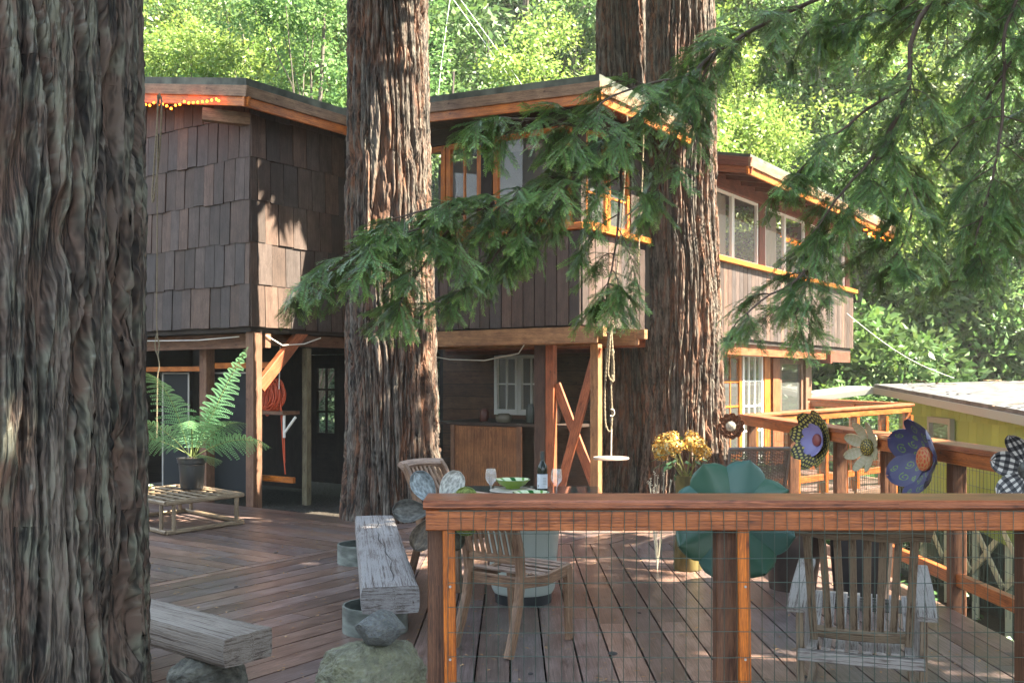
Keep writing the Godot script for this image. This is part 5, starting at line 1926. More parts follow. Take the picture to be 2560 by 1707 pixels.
func build_fern() -> void:
	rng.seed = 12
	# low bamboo table
	var d1 := Vector3(0.5736, 0, -0.8192)
	var d2 := Vector3(-0.69, 0, -0.72).normalized()
	var o := g(-3.5, 0, 10.12)
	var bam := mat("bamboo", Color(0.26, 0.2, 0.125), 0.55, "wood", 0.04)
	var t := thing("low_table", "low bamboo table with a lattice top holding the potted fern", "table", o + d1 * 0.48 + d2 * 0.65)
	var e := [o, o + d1 * 0.97, o + d1 * 0.97 + d2 * 1.35, o + d2 * 1.35]
	for i in 4:
		var p: Vector3 = e[i]
		var q: Vector3 = e[(i + 1) % 4]
		bar("top_rail", bam, t, p + UPV * 0.32, q + UPV * 0.32, 0.05, 0.045, UPV, 0.012)
		bar("foot_rail", bam, t, p + UPV * 0.025, q + UPV * 0.025, 0.045, 0.045, UPV, 0.012)
		bar("leg", bam, t, p.lerp(q, 0.09) + UPV * 0.04, p.lerp(q, 0.09) + UPV * 0.3, 0.038, 0.038, d1, 0.01)
		bar("leg", bam, t, p.lerp(q, 0.91) + UPV * 0.04, p.lerp(q, 0.91) + UPV * 0.3, 0.038, 0.038, d1, 0.01)
	for k in 8:
		bar("slat", bam, t, o + d2 * (0.14 + k * 0.153) + UPV * 0.324, o + d2 * (0.14 + k * 0.153) + d1 * 0.97 + UPV * 0.324, 0.05, 0.014)
	for k in 6:
		bar("slat", bam, t, o + d1 * (0.12 + k * 0.145) + UPV * 0.338, o + d1 * (0.12 + k * 0.145) + d2 * 1.35 + UPV * 0.338, 0.05, 0.013)
	var at := g(-3.62, 0.345, 11.3)
	var f := thing("potted_fern", "tall tree fern with arching fronds in a black nursery pot on the low table", "potted plant", at)
	var b := MB.new()
	b.lathe([Vector2(0.12, 0.0), Vector2(0.125, 0.01), Vector2(0.145, 0.29), Vector2(0.158, 0.295), Vector2(0.163, 0.335), Vector2(0.168, 0.35), Vector2(0.155, 0.35), Vector2(0.15, 0.3), Vector2(0.0, 0.29)], at, 32)
	obj("pot", b, mat("black_plastic", Color(0.018, 0.02, 0.022), 0.4), f)
	b = MB.new()
	b.lathe([Vector2(0.148, 0.27), Vector2(0.1, 0.33), Vector2(0.0, 0.36)], at, 20)
	obj("soil", b, mat("soil", Color(0.05, 0.036, 0.026), 0.95), f)
	var st := at + UPV * 0.34
	# direction (to the right, up, away), length, arch, width
	for q in [[-0.9, 0.6, -0.15, 0.88, 1.0, 0.26, 0.9], [0.95, 0.58, -0.2, 1.02, 1.1, 0.28, -0.9], [-0.14, 1.0, -0.3, 1.28, 1.6, 0.40, 0.0], [0.38, 1.0, 0.1, 1.36, 0.38, 0.22, 1.2], [0.12, 0.95, -0.5, 0.95, 2.1, 0.36, 0.0], [-0.5, 0.8, -0.35, 0.85, 1.2, 0.28, 0.6], [0.58, 0.75, -0.3, 0.95, 1.2, 0.3, -0.6], [0.7, 0.15, -0.4, 0.5, 0.5, 0.17, -0.6], [-0.2, 0.9, 0.8, 0.8, 1.0, 0.25, 0.0], [0.3, 0.85, -0.2, 0.8, 1.0, 0.27, -0.4]]:
		b = MB.new()
		fern_frond(b, st + jit(0.02), Vector3(q[0], q[1], -q[2]), q[3], q[4], q[5], int(q[3] * 1000 + q[4] * 77), q[6])
		obj("frond", b, painted("fern_leaf", 0.5, Color(0.5, 0.5, 0.5)), f)


func build_bouquet() -> void:
	rng.seed = 71
	var at := g(1.46, 0, 8.3)
	var v := thing("flower_vase", "olive yellow vase holding a bunch of dried ochre hydrangeas", "vase", at)
	var b := MB.new()
	b.lathe([Vector2(0.0, 0.0), Vector2(0.11, 0.0), Vector2(0.12, 0.02), Vector2(0.1, 0.3), Vector2(0.095, 0.6), Vector2(0.115, 0.78), Vector2(0.105, 0.78), Vector2(0.085, 0.6), Vector2(0.0, 0.55)], at, 30)
	obj("vase_body", b, mat("olive_glaze", Color(0.2, 0.155, 0.05), 0.4, "mottle"), v)
	var c := at + UPV * 0.98 + Vector3(-0.05, 0, 0)
	for k in 15:
		var d := Vector3(rf(-1, 1), rf(-0.35, 1), rf(-0.8, 1)).normalized()
		var p := c + Vector3(d.x * 0.19, d.y * 0.14, d.z * 0.17)
		b = MB.new()
		b.col = Color(0.2, 0.2, 0.06)
		b.tube([at + UPV * 0.72 + jit(0.04), p.lerp(at + UPV * 0.75, 0.4), p], [0.003, 0.003, 0.003], 4, false)
		var r := rf(0.06, 0.085)
		for q in 150:
			var e := Vector3(rng.randfn(), rng.randfn(), rng.randfn()).normalized()
			var o := p + e * r * rf(0.7, 1.0)
			var t1 := e.cross(jit(1.0)).normalized() * rf(0.008, 0.013)
			var t2 := e.cross(t1).normalized() * t1.length()
			var tone := rf(0.65, 1.3)
			b.col = Color(0.6 * tone, 0.33 * tone, 0.06 * tone) if rng.randf() > 0.2 else Color(0.5 * tone, 0.4 * tone, 0.2 * tone)
			b.quad(o - t1, o - t2 + e * 0.003, o + t1, o + t2 + e * 0.003)
		obj("flower_head", b, painted("dried_petal", 0.8, Color(0.3, 0.3, 0.3)), v)
	for k in 46:
		var d := Vector3(rf(-1, 1), rf(-0.6, 0.6), rf(-1, 1)).normalized()
		var p := c + Vector3(d.x * 0.2, d.y * 0.15 - 0.03, d.z * 0.19)
		var s := d.cross(UPV).normalized() * 0.02
		b = MB.new()
		b.col = Color(0.05, 0.1, 0.04) * rf(0.8, 1.6)
		var e := d * rf(0.05, 0.09) + Vector3.DOWN * 0.015
		b.quad(p, p + e * 0.5 - s, p + e, p + e * 0.5 + s)
		obj("leaf", b, painted("dried_petal", 0.8, Color(0.3, 0.3, 0.3)), v)
	# two dried white sprigs beside it
	var sp := MB.new()
	var base := g(1.2, 0, 8.25)
	for k in 14:
		var tip := base + Vector3(rf(-0.1, 0.12), rf(0.62, 0.8), rf(-0.08, 0.08))
		sp.tube([base, base.lerp(tip, 0.6) + jit(0.02), tip], [0.002, 0.002, 0.0015], 4, false)
		for q in 5:
			var p := tip + jit(0.014)
			sp.tube([p, p + UPV * 0.008], [0.004, 0.002], 5)
	tag(obj("dried_sprig", sp, mat("sprig_white", Color(0.6, 0.55, 0.42), 0.8)), "spray of thin pale dried stems left of the olive vase", "dried plant")
	turned("barrel_planter", "tall dark brown tapered planter behind the rocking chair", "planter", [Vector2(0.0, 0.0), Vector2(0.17, 0.0), Vector2(0.21, 0.3), Vector2(0.235, 0.62), Vector2(0.23, 0.68), Vector2(0.21, 0.68), Vector2(0.19, 0.5), Vector2(0.0, 0.48)], g(2.12, 0, 7.55), mat("planter_brown", Color(0.075, 0.045, 0.035), 0.5, "mottle"))
	turned("barrel_planter", "second dark planter just right of the tall brown one behind the rocking chair", "planter", [Vector2(0.0, 0.0), Vector2(0.19, 0.0), Vector2(0.215, 0.3), Vector2(0.22, 0.6), Vector2(0.2, 0.6), Vector2(0.19, 0.5), Vector2(0.0, 0.48)], g(2.55, 0, 7.3), mat("planter_black", Color(0.04, 0.03, 0.028), 0.5, "mottle"))


# ------------------------------------------------------------------ ropes, lights and the things under the house
func rope(b: MB, path: Array, r: float) -> void:
	# two strands laid round each other
	var cur := Curve3D.new()
	for i in path.size():
		var tn: Vector3 = (path[min(i + 1, path.size() - 1)] - path[max(i - 1, 0)]) * 0.16
		cur.add_point(path[i], -tn, tn)
	var l := cur.get_baked_length()
	var n := int(l / (r * 2.2)) + 2
	for s in 2:
		var p := []
		var rr := []
		for i in n:
			var f := float(i) / (n - 1)
			var c := cur.sample_baked(l * f, true)
			var t := (cur.sample_baked(minf(l, l * f + 0.02), true) - cur.sample_baked(maxf(0, l * f - 0.02), true)).normalized()
			var e := t.cross(Vector3(0.2, 0.1, 1)).normalized()
			var a := l * f / (r * 7.0) * TAU + s * PI
			p.append(c + (e * cos(a) + t.cross(e) * sin(a)) * r * 0.5)
			rr.append(r * 0.6)
		b.tube(p, rr, 6)


func build_ropes() -> void:
	rng.seed = 8
	var hemp := mat("hemp_rope", Color(0.17, 0.135, 0.085), 0.9)
	var sw := thing("rope_swing", "round disc swing hanging on a knotted rope from the bay's eave", "swing", g(1.16, 0.68, 11.7))
	var b := MB.new()
	var top := g(1.16, 2.25, 11.7)
	rope(b, [g(1.34, 4.64, 11.62), g(1.28, 3.4, 11.66), top], 0.012)
	rope(b, [top, top + Vector3(-0.05, -0.35, 0.01), top + Vector3(-0.075, -0.9, 0), top + Vector3(-0.06, -1.22, 0.02), top + Vector3(-0.01, -1.28, 0.02), top + Vector3(0.012, -1.1, 0.01), top + Vector3(0.0, -0.75, 0), top + Vector3(0.02, -0.4, -0.02), top + Vector3(0.0, -0.02, 0)], 0.013)
	rope(b, [top, top + Vector3(-0.02, -0.3, 0.03), top + Vector3(-0.035, -0.62, 0.03), top + Vector3(0.02, -0.7, 0.02), top + Vector3(0.03, -0.5, 0), top + Vector3(0.0, -0.1, 0)], 0.012)
	for k in 3:
		b.tube([top + Vector3(0.01, -0.02 - 0.3 * k, 0.0), top + Vector3(0.02, -0.05 - 0.3 * k, 0.01), top + Vector3(0.0, -0.09 - 0.3 * k, 0)], [0.018, 0.024, 0.017], 8)
	obj("rope", b, hemp, sw)
	b = MB.new()
	var hk := []
	for k in 12:
		var a := -0.6 + k * 0.42
		hk.append(g(1.17, 1.2, 11.68) + Vector3(sin(a) * 0.028, cos(a) * 0.035 - 0.02 * k / 11.0, 0))
	var hr := []
	for k in 12:
		hr.append(0.007)
	b.tube(hk, hr, 8)
	b.tube([g(1.165, 1.13, 11.69), g(1.16, 0.66, 11.7)], [0.009, 0.009], 8)
	obj("hook", b, mat("pale_metal", Color(0.55, 0.5, 0.42), 0.4, "", 0.0, 0.3), sw)
	b = MB.new()
	b.lathe([Vector2(0.0, -0.018), Vector2(0.2, -0.018), Vector2(0.215, -0.006), Vector2(0.205, 0.012), Vector2(0.0, 0.014)], g(1.16, 0.66, 11.7), 36)
	obj("seat", b, mat("disc_seat", Color(0.3, 0.25, 0.21), 0.6, "wood"), sw)
	b = MB.new()
	rope(b, [g(1.55, 4.62, 11.75), g(1.53, 3.9, 11.75), g(1.5, 3.35, 11.75), g(1.485, 2.95, 11.75)], 0.011)
	tag(obj("hanging_rope", b, hemp), "loose rope end hanging from the eave at the right of the bay", "rope")
	b = MB.new()
	var x := -4.1
	rope(b, [g(x + 0.02, 4.86, 11.55), g(x - 0.02, 4.3, 11.55), g(x - 0.06, 3.7, 11.55), g(x - 0.05, 3.62, 11.55), g(x + 0.02, 4.2, 11.56), g(x + 0.05, 4.8, 11.55), g(x + 0.02, 4.88, 11.55)], 0.013)
	rope(b, [g(x + 0.01, 4.86, 11.53), g(x + 0.005, 3.2, 11.53), g(x, 2.2, 11.53), g(x + 0.03, 1.98, 11.53), g(x + 0.01, 1.86, 11.53), g(x - 0.02, 1.98, 11.53), g(x, 2.1, 11.53)], 0.009)
	rope(b, [g(x + 0.01, 1.88, 11.53), g(x + 0.03, 1.74, 11.53), g(x + 0.01, 1.62, 11.53), g(x, 0.9, 11.53)], 0.009)
	tag(obj("hanging_rope", b, hemp), "looped rope with a knot hanging beside the near left trunk in front of the shingles", "rope")
	# string lights
	for q in [["string of glowing amber bulbs along the eave of the shingled wing at left", hl(-0.49, 4.94, 0.0), hl(-0.49, 5.28, 2.6), 30, 0.016], ["string of glowing amber bulbs under the far eave at right", hb(9.2, 4.44, -0.78), hb(11.15, 4.44, -0.78), 26, 0.015]]:
		var s := thing("string_lights", q[0], "string lights", q[1], "amber string lights under the eaves")
		var cord := MB.new()
		var pth := []
		var rr := []
		for k in 60:
			var f := k / 59.0
			pth.append(q[1].lerp(q[2], f) + UPV * (0.018 * sin(f * 29.0) + 0.022 * sin(f * 11.0 + 1.0)) + D1 * 0.0)
			rr.append(0.004)
		cord.tube(pth, rr, 5)
		obj("cord", cord, mat("black_plastic", Color(0.018, 0.02, 0.022), 0.4), s)
		var glow := StandardMaterial3D.new()
		glow.resource_name = "amber_bulb"
		glow.albedo_color = Color(1, 0.7, 0.35)
		glow.emission_enabled = true
		glow.emission = Color(1.0, 0.42, 0.09)
		glow.emission_energy_multiplier = 2.5
		for k in q[3]:
			var p: Vector3 = pth[int(k * 59.0 / q[3])] + UPV * rf(-0.03, 0.02)
			var bb := MB.new()
			bb.lathe([Vector2(0.0, -q[4]), Vector2(q[4] * 0.75, -q[4] * 0.7), Vector2(q[4], 0.0), Vector2(q[4] * 0.7, q[4] * 0.8), Vector2(0, q[4])], p, 8, 0.2)
			obj("bulb", bb, glow, s)
		for k in 3:
			var l := OmniLight3D.new()
			l.name = "bulb_light"
			l.light_color = Color(1.0, 0.5, 0.15)
			l.light_energy = 0.006
			l.light_size = 0.05
			l.omni_range = 20.0
			l.omni_attenuation = 2.0
			l.shadow_enabled = true
			s.add_child(l, true)
			l.position = q[1].lerp(q[2], 0.2 + 0.3 * k) - offset_of(s) - (D1 if q[3] == 30 else D2) * 0.06
	# orange extension cord on the shelf
	b = MB.new()
	var o := hl(0.88, 1.36, 0.62)
	for k in 26:
		var loop := []
		var lr := []
		var rx := rf(0.05, 0.2)
		var ry := rf(0.12, 0.23)
		var off := Vector3(rf(-0.09, 0.09), rf(-0.06, 0.06), rf(-0.03, 0.03))
		var tw := rf(-0.5, 0.5)
		for i in 25:
			var a := TAU * i / 24.0
			loop.append(o + off + D2 * (cos(a) * rx + sin(a) * 0.05 * tw) + UPV * (sin(a) * ry - 0.02) + D1 * sin(a + tw) * 0.03)
			lr.append(0.0085)
		b.tube(loop, lr, 6, false)
	b.tube([o + D2 * -0.17 + UPV * 0.05, o + D2 * -0.2 + UPV * -0.3, o + D2 * -0.24 + UPV * -0.75, o + D2 * -0.28 + UPV * -1.05], [0.0085, 0.0085, 0.0085, 0.0085], 6)
	b.tube([o + D2 * -0.15 + UPV * 0.05, o + D2 * -0.25 + UPV * -0.4, o + D2 * -0.27 + UPV * -0.9], [0.0085, 0.0085, 0.0085], 6)
	tag(obj("extension_cord", b, mat("cord_orange", Color(0.5, 0.07, 0.018), 0.45)), "tangled coil of orange extension cord on the shelf under the shingled wing", "cord")
	b = MB.new()
	b.tube([hl(0.8, 2.1, 0.35), hl(0.82, 1.8, 0.38), hl(0.84, 1.45, 0.42)], [0.007, 0.007, 0.007], 6)
	tag(obj("white_cable", b, mat("white_paint", Color(0.72, 0.72, 0.66), 0.5)), "white cable hanging down to the coil of orange cord", "cable")
	# grey screens that lean under the wing
	for q in [["dark grey framed screen standing left of the fern under the shingled wing", 0.75, 2.5, 0.6, 1.66], ["dark grey framed screen behind the fern under the shingled wing", 0.75, 1.28, 0.95, 1.66]]:
		var p := hl(q[1], 0, q[2])
		var sc := thing("screen_panel", q[0], "panel", p, "grey screens under the house")
		var side = D2 * q[3]
		b = MB.new()
		b.box(p - side * 0.5 - D1 * 0.005, side, UPV * q[4], D1 * 0.01)
		obj("sheet", b, mat("screen_grey", Color(0.014, 0.015, 0.016), 0.9), sc)
		for e in [-0.5, 0.5]:
			bar("frame_bar", mat("frame_pale", Color(0.38, 0.36, 0.32), 0.6), sc, p + side * e - D1 * 0.012, p + side * e + UPV * q[4] - D1 * 0.012, 0.025, 0.02, D1)
		bar("frame_bar", mat("frame_pale", Color(0.38, 0.36, 0.32), 0.6), sc, p - side * 0.5 + UPV * (q[4] + 0.011) - D1 * 0.012, p + side * 0.5 + UPV * (q[4] + 0.011) - D1 * 0.012, 0.02, 0.02)
	# counter with an orange brown slab front under the bay
	var ct := thing("counter", "orange brown wooden counter under the bay, behind the table", "counter", hb(0.85, 0, 1.75))
	b = MB.new()
	b.us = Vector2(0.6, 1.2)
	hbox(b, BAY, 0.8, 0.86, 0.0, 0.93, 1.45, 2.6, 1)
	obj("front_panel", b, mat("slab_orange", Color(0.33, 0.14, 0.05), 0.6, "siding", 0.05), ct)
	for k in 2:
		hpart("edge_board", mat("slab_edge", Color(0.22, 0.11, 0.06), 0.65, "wood"), ct, BAY, 0.78, 0.8, 0.0, 0.94, 1.42 + k * 1.14, 1.49 + k * 1.14, 1)
	hpart("counter_top", mat("counter_dark", Color(0.06, 0.04, 0.03), 0.6, "wood"), ct, BAY, 0.82, 2.2, 0.94, 0.98, 0.7, 3.0)
	hpart("end_panel", mat("counter_dark", Color(0.06, 0.04, 0.03), 0.6, "wood"), ct, BAY, 1.5, 1.55, 0.0, 0.94, 0.7, 3.0)
	var i := 0
	for q in [[1.15, 0.09, 0.2, Color(0.1, 0.05, 0.03)], [1.55, 0.06, 0.26, Color(0.05, 0.06, 0.05)], [2.0, 0.12, 0.12, Color(0.16, 0.14, 0.1)], [2.35, 0.07, 0.18, Color(0.09, 0.03, 0.02)]]:
		turned("jar", ["squat reddish jar on the dark counter under the window", "tall dark bottle on the dark counter under the window", "wide pale crock on the dark counter under the window", "small red brown pot at the left end of the dark counter"][i], "jar", [Vector2(0, 0), Vector2(q[1] * 0.8, 0), Vector2(q[1], q[2] * 0.3), Vector2(q[1] * 0.95, q[2] * 0.75), Vector2(q[1] * 0.6, q[2]), Vector2(0, q[2])], hb(1.2, 0.98, q[0]), mat("jar_%d" % i, q[3], 0.4), 20, "jars on the counter")
		i += 1


# ------------------------------------------------------------------ land
func land(x: float, z: float) -> float:
	# height of the ground at x and depth z
	var h := -0.16
	var right := smoothstep(2.9, 4.6, x - 0.25 * maxf(0.0, z - 13.0))
	h = lerpf(h, -2.3, right * (1.0 - smoothstep(21.0, 27.0, z) * 0.9))
	var hill := maxf(0.0, z - 25.5 + 0.18 * x)
	h += hill * 0.34 * smoothstep(0.0, 4.0, hill)
	h += maxf(0.0, -x - 9.0) * 0.25 * smoothstep(9.0, 14.0, -x)
	h += maxf(0.0, x - 16.0) * 0.22
	h = minf(h, 26.0 + 0.02 * z)
	return h


func build_land() -> void:
	rng.seed = 5
	var nz := noise(9, 0.35, 3)
	var b := MB.new()
	var xs := []
	var zs := []
	for i in 81:
		var u := (i - 40) / 40.0
		xs.append(4.0 + 26.0 * u + 220.0 * pow(absf(u), 4.0) * signf(u))
		zs.append(-30.0 + 74.0 * (i / 80.0) + 180.0 * pow(i / 80.0, 5.0))
	var rows := []
	var cols := []
	for j in range(0, 81):
		var row := []
		var crow := []
		for i in 81:
			var x: float = xs[i]
			var z: float = zs[j]
			var near: bool = x > -9.0 and x < 3.3 and z < 24.0
			row.append(g(x, land(x, z) + (0.0 if near else nz.get_noise_2d(x, z) * 0.25), z))
			var k := 0.5 + 0.5 * nz.get_noise_2d(x * 2.0, z * 2.0)
			crow.append(Color(0.026, 0.02, 0.015).lerp(Color(0.04, 0.034, 0.02), k))
		rows.append(row)
		cols.append(crow)
	b.sheet(rows, Vector2(120, 120), cols)
	struct(obj("ground", b, bumped(painted("forest_soil", 0.95), "rough", 3.0)))
	# ivy over the hillside: leaves that face out of the slope
	var lb := MB.new()
	for k in 16:
		var p := Vector3(rf(-0.3, 0.3), rf(0.0, 0.2), rf(-0.3, 0.3))
		var d := Vector3(rf(-1, 1), rf(-0.5, 0.2), rf(-1, 1)).normalized()
		var up := (Vector3(rf(-0.6, 0.6), 0.8, rf(0.0, 0.9))).normalized()
		var s := rf(0.09, 0.15)
		var w := d.cross(up).normalized() * s * 0.5
		var c := rf(0.7, 1.35)
		lb.col = Color(c * 0.9, c, c * 0.95)
		lb.quad(p, p + d * s * 0.45 - w, p + d * s, p + d * s * 0.45 + w)
	var xf := []
	var tints := []
	for k in 46000:
		var z := rf(20.5, 46.0)
		var x := rf(-0.36, 0.66) * z
		if x < 5.0 and z < 27.0:
			continue
		if x > 6.0 and z < 21.5 and x < 20.0:
			continue
		var t := rf(0.6, 1.4)
		xf.append(Transform3D(Basis.from_euler(Vector3(rf(-0.3, 0.5), rf(0, TAU), rf(-0.3, 0.3))) * rf(0.6, 1.15), g(x, land(x, z) + rf(0.0, 0.35) + 0.25 * nz.get_noise_2d(x, z), z)))
		tints.append(Color(t, t * rf(0.95, 1.1), t))
	stuff(multi("ivy", lb.commit(), leaf_mat("ivy_leaf", Color(0.05, 0.1, 0.042), 0.4, 0.55), xf, self, tints))
	# ferny plants beside and below the deck
	xf = []
	tints = []
	for k in 2600:
		var z := rf(5.0, 19.0)
		var x := rf(3.35, 7.0)
		if x > 6.6 and z > 8.0:
			continue
		var t := rf(0.8, 1.5)
		xf.append(Transform3D(Basis.from_euler(Vector3(rf(-0.3, 0.3), rf(0, TAU), rf(-0.3, 0.3))) * rf(0.35, 0.75), g(x, land(x, z) + rf(0.0, 0.4), z)))
		tints.append(Color(t * 1.1, t * 1.2, t * 0.8))
	stuff(multi("undergrowth", lb.commit(), leaf_mat("undergrowth_leaf", Color(0.04, 0.085, 0.028), 0.4, 0.5), xf, self, tints))


func build_trees() -> void:
	# ---- the big redwoods round the deck
	var boughs := [bough_mesh(1, 26, 0.16), bough_mesh(2, 22, 0.18)]
	var t := thing("redwood_tree", "huge near redwood trunk with grey green lichen filling the left edge", "tree", g(-2.02, -0.3, 3.42), "redwoods round the deck")
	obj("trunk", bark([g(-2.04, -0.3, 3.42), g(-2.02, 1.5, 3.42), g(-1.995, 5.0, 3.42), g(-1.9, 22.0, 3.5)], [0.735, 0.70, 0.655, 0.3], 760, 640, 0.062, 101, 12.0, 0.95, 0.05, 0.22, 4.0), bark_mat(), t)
	redwood_crown(t, g(-1.95, 0, 3.45), 8.0, 21.0, 3.2, boughs[0], 110, 1)
	t = thing("redwood_tree", "tall middle redwood trunk with sunlit bark rising from the deck in front of the house", "tree", g(-1.37, -0.2, 11.5), "redwoods round the deck")
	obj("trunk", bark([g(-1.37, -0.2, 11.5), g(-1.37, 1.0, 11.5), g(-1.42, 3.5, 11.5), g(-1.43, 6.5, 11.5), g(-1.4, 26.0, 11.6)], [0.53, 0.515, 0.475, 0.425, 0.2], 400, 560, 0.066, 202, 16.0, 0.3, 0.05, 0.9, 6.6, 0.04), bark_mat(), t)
	redwood_crown(t, g(-1.41, 0, 11.5), 9.4, 25.0, 3.3, boughs[1], 170, 2)
	t = thing("redwood_tree", "broad right redwood trunk with sunlit bark where the bay meets the right wing", "tree", g(2.34, -0.2, 13.72), "redwoods round the deck")
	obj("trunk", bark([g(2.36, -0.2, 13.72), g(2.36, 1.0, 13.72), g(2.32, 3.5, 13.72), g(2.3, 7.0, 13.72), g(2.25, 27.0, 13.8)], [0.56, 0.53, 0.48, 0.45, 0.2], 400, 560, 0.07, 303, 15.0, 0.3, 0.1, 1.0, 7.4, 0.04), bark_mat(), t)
	redwood_crown(t, g(2.3, 0, 13.75), 12.5, 26.0, 2.8, boughs[0], 60, 3)
	t = thing("redwood_tree", "slimmer redwood trunk close behind and left of the broad right one", "tree", g(1.62, -0.2, 14.5), "redwoods round the deck")
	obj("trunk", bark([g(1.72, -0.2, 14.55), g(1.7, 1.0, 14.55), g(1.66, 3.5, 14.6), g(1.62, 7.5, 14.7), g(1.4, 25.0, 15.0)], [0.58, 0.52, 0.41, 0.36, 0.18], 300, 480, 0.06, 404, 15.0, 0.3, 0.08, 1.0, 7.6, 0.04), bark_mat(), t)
	redwood_crown(t, g(1.5, 0, 14.8), 13.0, 25.0, 2.6, boughs[1], 50, 4)
	# ---- the redwood that stands outside the frame on the right and hangs its branches into it
	var sprays := [spray_mesh(1, 0.17, 2, 0.0075, 0.027), spray_mesh(2, 0.2, 3, 0.0078, 0.026), spray_mesh(3, 0.14, 1, 0.0075, 0.028)]
	t = thing("redwood_tree", "redwood outside the frame whose drooping needle branches hang across the middle and upper right", "tree", g(6.0, -2.2, 5.4), "redwoods round the deck")
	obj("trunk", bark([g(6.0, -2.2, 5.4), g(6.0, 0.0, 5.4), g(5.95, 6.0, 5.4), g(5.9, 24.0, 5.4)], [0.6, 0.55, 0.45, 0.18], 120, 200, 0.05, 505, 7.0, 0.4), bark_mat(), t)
	# the long branch that crosses the picture from upper right to lower left
	needle_branch(t, [g(5.85, 6.6, 5.35), g(4.0, 5.4, 6.6), g(2.6, 4.25, 6.2), g(1.55, 3.72, 5.95), g(0.98, 3.3, 5.75), g(0.56, 2.95, 5.6), g(0.1, 2.6, 5.45), g(-0.42, 2.4, 5.3), g(-0.8, 2.22, 5.2), g(-1.08, 2.04, 5.15)], 0.034, 0.004, 0.42, 0.56, 2.9, sprays, 0.9, 21, "long drooping branch across the middle of the house")
	needle_branch(t, [g(0.7, 3.05, 5.62), g(0.62, 2.85, 5.55), g(0.60, 2.6, 5.5), g(0.56, 2.3, 5.45), g(0.5, 1.95, 5.42)], 0.012, 0.004, 0.05, 0.3, 1.6, sprays, 1.5, 22)
	needle_branch(t, [g(0.56, 2.95, 5.6), g(0.3, 2.98, 5.5), g(0.02, 2.98, 5.4), g(-0.2, 2.95, 5.35)], 0.01, 0.004, 0.2, 0.28, 1.3, sprays, 0.7, 23)
	needle_branch(t, [g(-0.3, 2.42, 5.33), g(-0.45, 2.2, 5.25), g(-0.6, 1.95, 5.2)], 0.01, 0.004, 0.05, 0.34, 1.6, sprays, 1.2, 24)
	needle_branch(t, [g(0.1, 2.6, 5.45), g(-0.02, 2.35, 5.4), g(-0.2, 2.1, 5.35), g(-0.38, 1.95, 5.3)], 0.01, 0.004, 0.05, 0.34, 1.7, sprays, 1.2, 25)
	needle_branch(t, [g(1.2, 3.5, 5.82), g(1.0, 3.1, 5.75), g(0.86, 2.75, 5.7), g(0.8, 2.5, 5.68)], 0.012, 0.004, 0.05, 0.36, 1.7, sprays, 1.2, 26)
	needle_branch(t, [g(0.56, 2.95, 5.6), g(0.4, 2.75, 5.45), g(0.2, 2.5, 5.35), g(0.05, 2.3, 5.3)], 0.01, 0.003, 0.05, 0.34, 1.8, sprays, 1.0, 27)
	needle_branch(t, [g(0.98, 3.3, 5.75), g(0.7, 3.2, 5.55), g(0.45, 3.05, 5.45), g(0.3, 2.85, 5.4)], 0.01, 0.003, 0.05, 0.34, 1.8, sprays, 0.9, 28)
	needle_branch(t, [g(-0.1, 2.52, 5.4), g(-0.3, 2.5, 5.25), g(-0.55, 2.42, 5.15), g(-0.72, 2.36, 5.1)], 0.009, 0.003, 0.05, 0.3, 1.7, sprays, 0.9, 29)
	# the dark branch on the right and its neighbours
	needle_branch(t, [g(5.85, 7.4, 5.35), g(3.4, 5.0, 5.9), g(2.3, 3.65, 5.5), g(2.18, 3.2, 5.48), g(2.03, 2.85, 5.45), g(1.9, 2.6, 5.42), g(1.72, 2.34, 5.4), g(1.6, 2.15, 5.35), g(1.5, 1.92, 5.3)], 0.045, 0.008, 0.38, 0.62, 2.0, sprays, 0.8, 31, "dark drooping branch at upper right")
	needle_branch(t, [g(2.18, 3.2, 5.48), g(1.95, 3.05, 5.4), g(1.7, 2.85, 5.35), g(1.45, 2.62, 5.3)], 0.012, 0.004, 0.25, 0.26, 1.0, sprays, 0.8, 32)
	needle_branch(t, [g(2.05, 2.88, 5.45), g(1.8, 2.6, 5.4), g(1.6, 2.35, 5.35)], 0.012, 0.004, 0.2, 0.36, 1.4, sprays, 1.0, 36)
	needle_branch(t, [g(2.05, 2.9, 5.45), g(2.12, 2.6, 5.3), g(2.08, 2.35, 5.25), g(1.95, 2.1, 5.2)], 0.01, 0.004, 0.1, 0.36, 1.7, sprays, 1.1, 39)
	needle_branch(t, [g(1.66, 2.25, 5.38), g(1.5, 2.1, 5.3), g(1.3, 1.98, 5.25), g(1.18, 1.88, 5.2)], 0.01, 0.004, 0.1, 0.32, 1.5, sprays, 1.1, 37)
	needle_branch(t, [g(5.85, 6.4, 5.35), g(3.6, 4.6, 6.1), g(2.86, 3.7, 5.7), g(2.76, 3.2, 5.6), g(2.66, 2.75, 5.5), g(2.5, 2.3, 5.4)], 0.03, 0.006, 0.45, 0.6, 1.9, sprays, 1.0, 33, "thin hanging branch at the right edge")
	needle_branch(t, [g(5.85, 6.0, 5.35), g(4.2, 4.7, 6.7), g(3.4, 3.85, 6.5), g(3.0, 3.3, 6.4), g(2.7, 2.9, 6.35)], 0.03, 0.006, 0.4, 0.62, 1.8, sprays, 0.9, 34)
	needle_branch(t, [g(5.85, 5.8, 5.35), g(3.4, 4.2, 6.2), g(2.7, 3.85, 6.0), g(2.2, 3.75, 5.9), g(1.85, 3.62, 5.85)], 0.02, 0.006, 0.4, 0.5, 1.8, sprays, 0.8, 35)
	needle_branch(t, [g(5.85, 5.2, 5.35), g(3.9, 3.6, 6.2), g(3.2, 2.9, 6.0), g(2.85, 2.5, 5.9), g(2.6, 2.15, 5.85)], 0.02, 0.006, 0.35, 0.55, 1.8, sprays, 0.9, 38)
